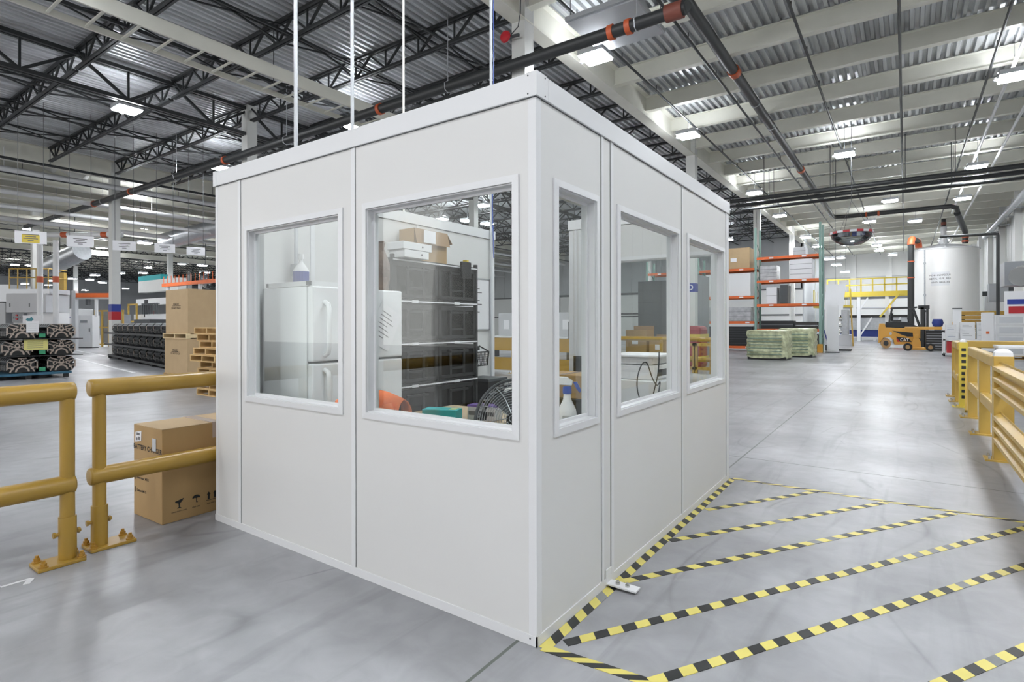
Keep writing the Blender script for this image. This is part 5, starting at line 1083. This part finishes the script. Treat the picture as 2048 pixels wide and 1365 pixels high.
# forklift truck ---------------------------------------------------
p = at(1757, 695, d=31.9); t = thing('forklift', 'yellow and black forklift truck parked across the aisle end', 'forklift', (p[0], p[1], 0), math.radians(3)); t.scale = (.84, 1, 1)
side = [(0, .3), (0, 1.0), (.06, 1.42), (.36, 1.42), (.4, 1.2), (.9, 1.17), (1.75, 1.13), (2.35, 1.1), (2.5, .5), (2.35, .25), (.9, .22), (.84, .5), (.6, .66), (.28, .6), (.1, .34)]
TS = face_T((0, 0, 0), (1, 0, 0), (0, -1, 0))
MB().prism(side, -1.1, 0, TS).build('body', 'truck_yellow', t, bevel=.02)
MB().prism([(.4, 1.2), (.42, 1.5), (.9, 1.56), (1.6, 1.5), (2.3, 1.2), (2.36, 1.11)], -1.0, -.08, TS).build('seat_deck', 'seat_black', t, bevel=.03)
MB().bx(.85, 1.3, .3, .8, 1.5, 1.62).build('seat', 'seat_black', t, bevel=.03); MB().bx(.72, .85, .3, .8, 1.55, 2.0).build('backrest', 'seat_black', t, bevel=.03)
for y in (.1, 1.0):
    MB().bar((.62, y, 1.45), (.78, y, 2.25), .1, .08).build('guard_post', 'black_steel', t); MB().bar((2.35, y, 1.15), (1.95, y, 2.3), .07, .07).build('guard_post', 'black_steel', t)
mb = MB().bar((.7, .1, 2.29), (2.15, .1, 2.32), .09, .09).bar((.7, 1.0, 2.29), (2.15, 1.0, 2.32), .09, .09)
for k in range(6): mb.bar((.8 + .25 * k, .1, 2.3), (.8 + .25 * k, 1.0, 2.3), .04, .05)
mb.build('overhead_guard', 'black_steel', t); MB().lathe([(.06, 0), (.06, .1), (.02, .13)], (.66, .1, 2.3), 12).build('beacon', 'amber', t); MB().tube([(1.75, .55, 1.4), (1.65, .55, 1.75)], .03, 8).build('steering_column', 'black_plastic', t)
for x, y, r in ((.42, -.04, .29), (.42, .94, .29), (2.25, -.06, .3), (2.25, .9, .3)):
    w_ = MB().cyl((x, y, r), (x, y + .2, r), r, 24).build('wheel', 'tyre_tan' if x < 1 else 'rubber', t, smooth=True); MB().cyl((x, y - .01, r), (x, y + .0, r), r * .5, 18).build('hub', 'black_plastic' if x < 1 else 'tyre_tan', w_)
MB().prism([(.75, 1.02), (1.0, .98), (1.9, .9), (1.92, .68), (1.6, .68), (1.3, .78)], 0, .004, face_T((0, -.001, 0), (1, 0, 0), (0, -1, 0))).build('side_vent', 'seat_black', t)
ib = MB().prism([(.99, .68), (1.7, .58), (1.85, .38), (1.15, .38)], 0, .004, face_T((0, -.003, -.0), (1, 0, 0), (0, -1, 0))).build('decal', 'ink_black', t)
mb = MB(); mb.prism([(.99, .62), (1.23, .38), (1.05, .38)], 0, .003, face_T((0, -.008, 0), (1, 0, 0), (0, -1, 0))); mb.build('decal_corner', 'red', ib)
mb = MB(); mb.text('CAT', face_T((1.45, -.0085, .49), (1, 0, 0), (0, -1, 0)), .24); mb.build('decal_letters', 'paper', ib)
mb = MB(); mb.prism([(1.35, .41), (1.45, .49), (1.55, .41)], 0, .002, face_T((0, -.0075, 0), (1, 0, 0), (0, -1, 0))); mb.build('decal_triangle', 'truck_yellow', ib)
MB().lathe([(.08, 0), (.08, .004)], n=14, T=face_T((.68, -.003, .85), (1, 0, 0), (0, -1, 0))).build('round_sticker', 'lamp_housing', t)
for y in (.25, .85): MB().bx(2.5, 2.62, y, y + .09, .1, 2.2).build('mast', 'black_steel', t)
MB().bx(2.5, 2.64, .2, .98, 2.05, 2.15).build('mast_bar', 'black_steel', t)
MB().bx(2.64, 2.7, .1, 1.05, .2, .9).build('carriage', 'black_steel', t)
for y in (.25, .8): MB().bx(2.7, 3.6, y, y + .12, .06, .11).build('fork', 'black_steel', t)
MB().bx(.8, 2.2, -.4, -.36, .001, .003).build('floor_light', 'red_glow', t)  # glowing strip drawn for the red light cast on the floor
p = at(1826, 705, d=28.5); t = thing('outrigger_stacker', 'yellow stacker frame with small wheels in front of the forklift', 'stacker', (p[0], p[1], 0))
MB().bx(-.35, 1.2, .3, .5, 1.1, 1.24).build('top_beam', 'truck_yellow', t, bevel=.02); MB().prism([(0, .1), (.35, .1), (.32, .5), (.22, .7), (.3, 1.1), (.02, 1.1), (.06, .7), (-.05, .4)], -.12, 0, face_T((0, .3, 0), (1, 0, 0), (0, -1, 0))).build('leg_casting', 'truck_yellow', t, bevel=.015); MB().lathe([(.12, 0), (.12, .03), (.05, .04)], n=18, T=face_T((.15, .18, .75), (1, 0, 0), (0, -1, 0))).build('pivot', 'truck_yellow', t)
MB().bx(-.1, .7, .15, .45, .06, .2).build('outrigger', 'truck_yellow', t, bevel=.02)
for x in (-.22, .72): w_ = MB().cyl((x, .1, .2), (x, .25, .2), .2, 20).build('wheel', 'rubber', t, smooth=True); MB().cyl((x, .085, .2), (x, .1, .2), .1, 16).build('hub', 'tyre_tan', w_)
q = thing('slatted_crate', 'dark slatted crate beside the yellow stacker', 'crate', (p[0] + .55, p[1] + .9, 0)); MB().bx(0, .75, 0, .8, .02, 1.05).build('body', 'black_plastic', q)
for k in range(7): MB().bx(.02, .73, -.03, 0, .1 + .13 * k, .14 + .13 * k).build('slat', 'grey_plastic', q)
MB().bx(.78, .95, -.03, .8, .02, 1.05).build('end_post', 'dark_grey', q)
q = thing('cabinet', 'yellow cabinet between the crate and the white cart', 'cabinet', (p[0] + 1.65, p[1] + .9, 0)); MB().bx(0, .6, 0, .6, .1, 1.5).build('cabinet_body', 'truck_yellow', q, bevel=.03); MB().bx(.05, .55, -.01, 0, .7, .73).build('door_gap', 'ink', q); MB().bx(.05, .55, .05, .55, 0, .1).build('plinth', 'black_steel', q)
q = thing('mast_unit', 'black mast with a blue drum standing behind the stacker', 'mast', (p[0] + .35, p[1] + 2.4, 0)); MB().bx(0, .16, 0, .2, 0, 2.3).build('upright', 'black_steel', q); MB().bx(-.1, .4, 0, .25, 2.2, 2.4).build('head', 'black_steel', q); MB().bx(.25, .36, 0, .2, 0, 2.2).build('upright', 'black_steel', q); MB().lathe([(.2, -.2), (.26, 0), (.2, .2)], (.75, .1, 1.45), 16).build('drum', 'ink_blue', q, smooth=True); MB().bx(.6, .9, 0, .2, 0, 1.25).build('stand', 'dark_grey', q)
# ================================================================ PALLET RACKS AND THE FAR END OF THE AISLE
RY, RD = 30.9, 1.07
RX = [-3.4, -6.35, -9.3, -12.25]
def rack_frame(label, x, h, guard=False):
    t = thing('rack_frame', label, 'rack upright', (x, RY, 0), 0, 'pallet rack uprights')
    for y in (0, RD): MB().bx(-.05, .05, y - .04, y + .04, 0, h).build('upright', 'rack_green', t); MB().bx(-.09, .09, y - .07, y + .07, 0, .012).build('foot_plate', 'rack_green', t)
    mb = MB()
    for k in range(int(h / 1.1)): mb.bar((0, 0, .2 + 1.1 * k), (0, RD, .75 + 1.1 * k), .03, .03).bar((0, RD, .75 + 1.1 * k), (0, 0, 1.3 + 1.1 * k), .03, .03)
    mb.build('lacing', 'rack_green', t)
    if guard: MB().bx(-.12, .12, -.16, -.06, 0, .42).build('post_guard', 'truck_yellow', t)
    return t
for i, x in enumerate(RX): rack_frame('pale green pallet rack upright, %s from the aisle' % ORD[i], x, 6.4 if i < 2 else 5.0, i == 0)
def beam(x0, x1, z, label):
    t = thing('rack_beam', label, 'rack beam', (x1, RY, z), 0, 'orange rack beams')
    for y, n in ((-.06, 'front_beam'), (RD + .02, 'rear_beam')): MB().bx(x0 - x1 + .06, -.06, y, y + .04, 0, .13).build(n, 'rack_orange', t)
    MB().bx(x0 - x1 + .06, -.06, -.015, RD + .015, .1, .12).build('deck', 'galvanised', t)
    for k in range(2): MB().bx(-.5 - 1.5 * k - .3 * (z > 2), -.3 - 1.5 * k - .3 * (z > 2), -.064, -.0605, .03, .1).build('label', 'paper', t)
    return t
LV = [(4.72, 'top'), (3.52, 'second from top'), (2.3, 'middle'), (1.02, 'lowest')]
for z, n in LV: beam(RX[1], RX[0], z, 'orange pallet rack shelf in the bay by the aisle, %s level' % n)
for j, nm in ((1, 'second bay'), (2, 'third bay')):
    for z, n in ((4.2, 'top'), (2.75, 'middle'), (1.42, 'lower'), (.12, 'floor')): beam(RX[j + 1], RX[j], z, 'orange pallet rack shelf in the %s from the aisle, %s level' % (nm, n))
def load(name, label, cat, x, z, w, h, m_, parts=0, dep=.95, part='layer_line', pm='ink_grey'):
    t = thing(name, label, cat, (x, RY + .03, z)); b = MB().bx(0, w, 0, dep, 0, h).build('body', m_, t, bevel=.02)
    for k in range(parts): MB().bx(.0, w, -.006, -.0005, h * (k + 1) / (parts + 1) - .008, h * (k + 1) / (parts + 1) + .008).build(part, pm, t)
    return t
load('wrapped_pallet', 'white wrapped pallet load on the third shelf of the aisle bay, by the inner upright', 'pallet load', -6.15, 3.652, .8, .75, 'film_silver', 3)
load('wrapped_pallet', 'tall white wrapped pallet load in the aisle bay, towards the aisle', 'pallet load', -4.75, 3.652, 1.0, 1.0, 'paper', 3)
load('carton', 'pale blue carton on top of the aisle bay rack', 'box', -4.6, 4.852, .55, .4, 'grey_panel', 1)
load('tote', 'black tote stack on the low shelf of the aisle bay, by the inner upright', 'tote', -6.1, 1.152, 1.5, .42, 'black_plastic', 1, pm='grey_plastic')
load('tote', 'dark blue tote on the low shelf of the aisle bay, towards the aisle', 'tote', -4.5, 1.152, 1.0, .36, 'black_gloss', 1, pm='paper')
load('carton', 'white carton with a dark mark on the middle shelf of the aisle bay', 'box', -5.85, 2.432, .5, .85, 'paper', 1)
load('panel_sheet', 'dark grey bent sheet standing on the middle shelf of the aisle bay', 'sheet', -5.2, 2.432, .35, .95, 'dark_grey')
load('wrapped_pallet', 'silver wrapped pallet load on the floor under the aisle bay', 'pallet load', -4.6, .0, .85, .68, 'film_silver', 4)
load('crate', 'tall black crate on the floor under the aisle bay', 'crate', -3.72, .0, .22, .9, 'black_plastic', 2)
load('carton', 'big brown carton with a white label at the top of the second bay', 'box', -8.0, 4.332, 1.35, 1.1, 'card_light', 0)
t_ = thing('paper_label', 'white label on the big brown carton in the rack', 'label', (-7.45, RY + .02, 4.8)); MB().bx(-.15, .15, -.012, 0, -.1, .1).build('sheet', 'paper', t_)
load('tote', 'tall black slatted tote on the floor level of the second bay', 'tote', -9.1, .252, 2.6, 1.02, 'black_plastic', 7, pm='dark_grey')
load('wrapped_goods', 'loose white wrapped goods on the lower shelf of the second bay', 'goods', -8.8, 1.552, 2.2, .75, 'film_silver', 2)
load('white_curtain', 'white corrugated sheet on the middle shelf of the second bay', 'sheet', -8.9, 2.882, 2.3, 1.2, 'white_paint', 0)
load('white_curtain', 'white corrugated sheet on the middle shelf of the third bay', 'sheet', -11.8, 1.552, 2.2, 1.1, 'white_paint', 0)
load('wrapped_goods', 'white wrapped goods on the middle shelf of the third bay', 'goods', -11.7, 2.882, 2.0, .8, 'film_silver', 2)
# wrapped pallets on the floor in front of the rack
def wrapped(label, loc, rz, w, d, h):
    t = thing('wrapped_pallet', label, 'pallet load', loc, rz, 'green wrapped pallets')
    MB().bx(.05, w - .05, .05, d - .05, 0, .12).build('pallet_base', 'black_plastic', t)
    mb = MB(); nx, nz = 16, 12
    def rc(s, z):   # rounded-rectangle outline, slightly slumped
        a = 2 * PI * s; c, s_ = math.cos(a), math.sin(a); e = .22; x = w / 2 + (w / 2) * math.copysign(abs(c) ** e, c); y = d / 2 + (d / 2) * math.copysign(abs(s_) ** e, s_)
        q = .025 * math.sin(z * 9 + s * 40) + .02 * math.sin(z * 23 + s * 17); return (x + q * c, y + q * s_, z)
    N = 64; rings = [[mb.bm.verts.new(rc(k / N, .09 + .03 * math.sin(k * .5) * (j == 0) + (h - .1) * j / nz)) for k in range(N)] for j in range(nz + 1)]
    for A_, B2 in zip(rings, rings[1:]):
        for k in range(N): mb._f([A_[k], A_[(k + 1) % N], B2[(k + 1) % N], B2[k]])
    top = [mb.bm.verts.new((w / 2 + (v.co.x - w / 2) * .85, d / 2 + (v.co.y - d / 2) * .85, h + .02)) for v in rings[-1]]
    for k in range(N): mb._f([rings[-1][k], rings[-1][(k + 1) % N], top[(k + 1) % N], top[k]])
    mb._f(top); mb.build('stretch_film', 'film_green', t, smooth=True)
    for k in range(7): MB().bx(.06, w - .2, -.035, .0, .2 + .125 * k, .235 + .125 * k).build('carton_layer', 'carton_green', t)
    return t
a, b = at(1492, 716, z=0), at(1566, 719, z=0); wrapped('green film-wrapped pallet on the floor in front of the rack, closer to the booth', (a[0], a[1], 0), 0, 1.5, 1.2, 1.15)
wrapped('second green film-wrapped pallet, behind the first and closer to the rack', (a[0] + .75, a[1] + 2.5, 0), 0, 1.35, 1.2, 1.2)
p = at(1660, 697, d=28); q = thing('pallet_jack', 'low black pallet jack parked at the end of the rack', 'pallet jack', (p[0], p[1], 0)); 
for y in (0, .5): MB().bx(0, .9, y, y + .16, .05, .13).build('fork', 'black_steel', q)
MB().bx(-.2, .02, .0, .66, .04, .35).build('body', 'black_plastic', q, bevel=.02); MB().bar((-.1, .33, .3), (-.3, .33, 1.1), .05, .05).build('handle', 'blue', q); MB().cyl((-.1, .25, .06), (-.1, .41, .06), .06, 12).build('wheel', 'rubber', q)
# red-rimmed dome mirror
p = at(1703, 466, d=20); q = thing('dome_mirror', 'half dome safety mirror with a red and white rim hung over the aisle', 'mirror', p)
MB().lathe([(.66, 0), (.62, -.14), (.5, -.28), (.3, -.39), (.01, -.43)], n=32).build('dome', 'mirror_dome', q, smooth=True)
mb = MB()
for k in range(20):
    mb.k = k % 2; a0, a1 = 2 * PI * k / 20, 2 * PI * (k + 1) / 20; mb.hexa([(r * math.cos(a), r * math.sin(a), z) for z in (0, .08) for r, a in ((.6, a0), (.68, a0), (.68, a1), (.6, a1))])
mb.build('rim', ['red', 'paper'], q)
for k in range(3): a = 2 * PI * k / 3; MB().cyl((.6 * math.cos(a), .6 * math.sin(a), .08), (0, 0, 1.2), .006, 5).build('chain', 'dark_grey', q)
MB().cyl((0, 0, 1.2), (0, 0, 8.7 - p[2]), .008, 5).build('hanger_rod', 'dark_grey', q)
# mezzanine --------------------------------------------------------
MYY = 52.0; p0 = at(1655, 580, y=MYY); p1 = at(1835, 580, y=MYY); mx0, mx1 = p0[0], 1.0
t = thing('mezzanine', 'steel mezzanine with yellow railings at the far end of the aisle', 'mezzanine', (mx0, MYY, 0)); Lm = mx1 - mx0; zm = at(1740, 584, y=MYY)[2]
MB().bx(0, Lm, 0, 5, zm - .3, zm).build('deck', 'grey_panel', t); MB().bx(0, Lm, -.06, -.01, zm - .28, zm + .12).build('toe_board', 'rail_yellow', t)
for k in range(9): MB().bx(Lm * k / 8 - .05, Lm * k / 8 + .05, -.06, .04, zm + .12, zm + 1.15).build('rail_post', 'rail_yellow', t)
for z in (1.1, .6): MB().bx(0, Lm, -.06, .04, zm + z, zm + z + .09).build('hand_rail', 'rail_yellow', t)
for k in range(4): x = Lm * (.05 + .3 * k); c_ = MB().bx(x - .12, x + .12, 0, .24, 0, zm - .3).build('column', 'white_paint', t); MB().bar((x, .1, .3), (x + Lm * .14, .1, 1.9), .1, .1).bar((x, .1, zm - 1.4), (x + Lm * .1, .1, zm - .35), .1, .1).build('brace', 'white_paint', c_)
MB().bar((Lm * .78, -.4, zm - .1), (Lm * .58, -.4, zm - 1.9), .5, .12).build('stair', 'rail_yellow', t)
t = thing('conveyor', 'long dark conveyor with a grey skirt under the mezzanine', 'conveyor', (mx0 + .8, MYY + 1.2, 0)); MB().bx(0, Lm - .5, 0, 1.2, 1.9, 2.1).build('belt', 'black_gloss', t); MB().bx(0, Lm - .5, .1, 1.1, .9, 1.9).build('skirt', 'galvanised', t); MB().bx(0, Lm - .5, .2, 1.0, .35, .9).build('drive_housing', 'ink_blue', t)
for k in range(6): MB().bx(.2 + k * (Lm - 1) / 5, .4 + k * (Lm - 1) / 5, .2, 1.0, 0, .35).build('foot', 'white_paint', t)
t = thing('hung_sheet', 'bent white sheet panel hung beside the rack end', 'panel', at(1648, 588, d=34)); MB().hexa([(0, 0, -.9), (1.0, 0, -.9), (1.0, .04, -.9), (0, .04, -.9), (.12, 0, .6), (1.15, 0, .6), (1.15, .04, .6), (.12, .04, .6)]).build('sheet', 'white_enamel', t); MB().bx(.12, 1.15, 0, .5, .6, .64).build('top_fold', 'white_enamel', t); MB().cyl((.6, .2, .64), (.6, .2, 8.7 - t.location.z), .01, 5).build('hanger_rod', 'dark_grey', t)
p = at(1648, 690, d=36); t = thing('machine', 'white process machine with a yellow caged deck beyond the rack end', 'machine', (p[0], p[1], 0)); MB().bx(0, 1.5, 0, 1.6, .0, .7).build('frame_base', 'grey_panel', t); MB().bx(.2, .7, .1, 1.2, .7, 2.0).build('body', 'grey_plastic', t, bevel=.03); MB().bx(.95, 1.35, .1, 1.0, .7, 2.3).build('tower', 'galvanised', t, bevel=.03)
for z in (.9, 1.3, 1.7): MB().cyl((.8, .05, z), (1.0, .05, z), .12, 12).build('valve', 'steel_bright', t)
MB().bx(-.6, 1.5, -.1, 1.6, 2.45, 2.6).build('deck', 'rail_yellow', t)
for x in (-.6, .1, .8, 1.45): MB().bx(x, x + .07, -.1, -.03, 2.6, 3.6).build('cage_post', 'rail_yellow', t)
mb = MB()
for k in range(18): mb.bx(-.6 + .12 * k, -.585 + .12 * k, -.08, -.06, 2.6, 3.5)
mb.build('cage_mesh', 'rail_yellow', t); MB().bar((1.62, -.1, 0), (1.5, -.1, 2.45), .08, .08).build('ladder', 'safety_yellow_light', t)
t = thing('white_post', 'tall white sheet post at the aisle end of the rack', 'post', (RX[0] + .25, RY + .2, 0)); MB().bx(0, .5, 0, .1, 0, 2.3).build('sheet', 'white_paint', t); MB().bx(-.05, .55, -.05, .15, 0, .05).build('foot', 'dark_grey', t)
# ================================================================ SEEN THROUGH THE BOOTH
def thrie_x(t, L, z):
    o_ = thrie(L).build('ridged_beam', 'safety_yellow', t); o_.rotation_euler = (0, 0, -PI / 2); o_.location = (0, -.05, z)
t = thing('guard_rail', 'yellow ridged guard rail seen through the booth doorway', 'guard rail', (-11.5, 13.0, 0)); thrie_x(t, 4.6, .66); thrie_x(t, 4.6, .1)
for x in (0.1, 2.3, 4.5): post(t, .1, .12, 1.05, x=x)
t = thing('guard_rail', 'yellow pipe guard rail seen through the second aisle window', 'guard rail', (-6.9, 14.4, 0))
for z in (1.02, .5): MB().cyl((0, 0, z), (3.0, 0, z), .06, 14).build('rail', 'safety_yellow', t, smooth=True)
for x in (.1, 1.6, 2.9): post(t, 0, .1, 1.0, x=x, m_='safety_yellow')
t = thing('gate', 'yellow pallet gate frame seen through the last aisle window', 'gate', (-4.7, 13.6, 0))
for x in (0, .45, .5, .95): MB().bx(x, x + .07, 0, .08, 0, .95).build('gate_post', 'safety_yellow', t)
for x in (0, .5):
    for z in (.3, .88): MB().bx(x, x + .5, 0, .08, z, z + .07).build('gate_bar', 'safety_yellow', t)
t = thing('machine', 'large dark grey curtained machine seen through the second aisle window', 'machine', (-9.2, 22.2, 0)); MB().bx(0, 2.1, 0, 2.0, 0, 3.2).build('enclosure', 'dark_grey', t); 
for k in range(6): MB().bx(0, 2.1, -.02, 0, .5 * k + .3, .5 * k + .32).build('seam', 'black_steel', t)
MB().bx(2.15, 2.4, -.1, 1.9, 0, 3.4).build('side_post', 'grey_plastic', t)
for i, (x, y, w_, h, m_, l) in enumerate(((-8.0, 18.2, .75, 1.2, 'card', 'tall brown carton beyond the yellow rail, seen through the booth'), (-7.15, 18.2, .7, .9, 'card', 'open brown carton beyond the yellow rail, seen through the booth'))):
    t = thing('cardboard_box', l, 'box', (x, y, 0)); MB().bx(0, w_, 0, .7, 0, h).build('carton_body', m_, t); MB().bx(w_ * .3, w_ * .6, -.004, 0, h * .6, h * .8).build('label', 'paper', t); MB().bx(0, w_, .7, .72, h - .2, h + .15).build('flap', 'card_flap', t)
for i, (x, y) in enumerate(((-7.0, 19.6), (-6.2, 17.6))):
    t = thing('bulk_bag', 'red bulk bag with yellow bands seen through the booth, %s from the doorway' % ORD[i], 'bag', (x, y, 0), 0, 'red bulk bags'); MB().bx(0, .95, 0, .9, .0, 1.35).build('bag_body', 'red_bag', t, bevel=.12)
    for z in (.25, .95): MB().bx(-.01, .96, -.01, .91, z, z + .14).build('band', 'rail_yellow', t)
t = thing('pallet_stack', 'black plastic pallet stack seen through the narrow aisle window', 'pallets', (-9.4, 16.6, 0)); MB().bx(0, 1.2, 0, 1.1, 0, 1.5).build('body', 'black_plastic', t)
for k in range(8): MB().bx(.02, 1.18, -.02, 0, .1 + .17 * k, .16 + .17 * k).build('slot', 'dark_grey', t)
t = thing('workstation', 'white bench with a back panel of papers seen through the booth doorway', 'workbench', (-14.8, 19.0, 0)); MB().bx(0, 4, 0, .9, .85, .9).build('bench_top', 'white_paint', t); MB().bx(0, 4, .85, .9, .9, 1.9).build('back_panel', 'grey_panel', t)
for k in range(5): MB().bx(.3 + .75 * k, .6 + .75 * k, .83, .85, 1.2, 1.6).build('sheet', 'paper', t)
for x in (0, 3.9): MB().bx(x, x + .08, .1, .8, 0, .85).build('leg', 'dark_grey', t)
t = thing('mesh_fence', 'dark mesh fence on posts seen through the booth doorway', 'fence', (-17.5, 27, 0)); 
for k in range(6): MB().bx(1.6 * k, 1.6 * k + .06, 0, .06, 0, 3.0).build('fence_post', 'black_steel', t)
for z in (1.9, 2.95): MB().bx(0, 8.06, 0, .05, z, z + .08).build('fence_bar', 'black_steel', t)
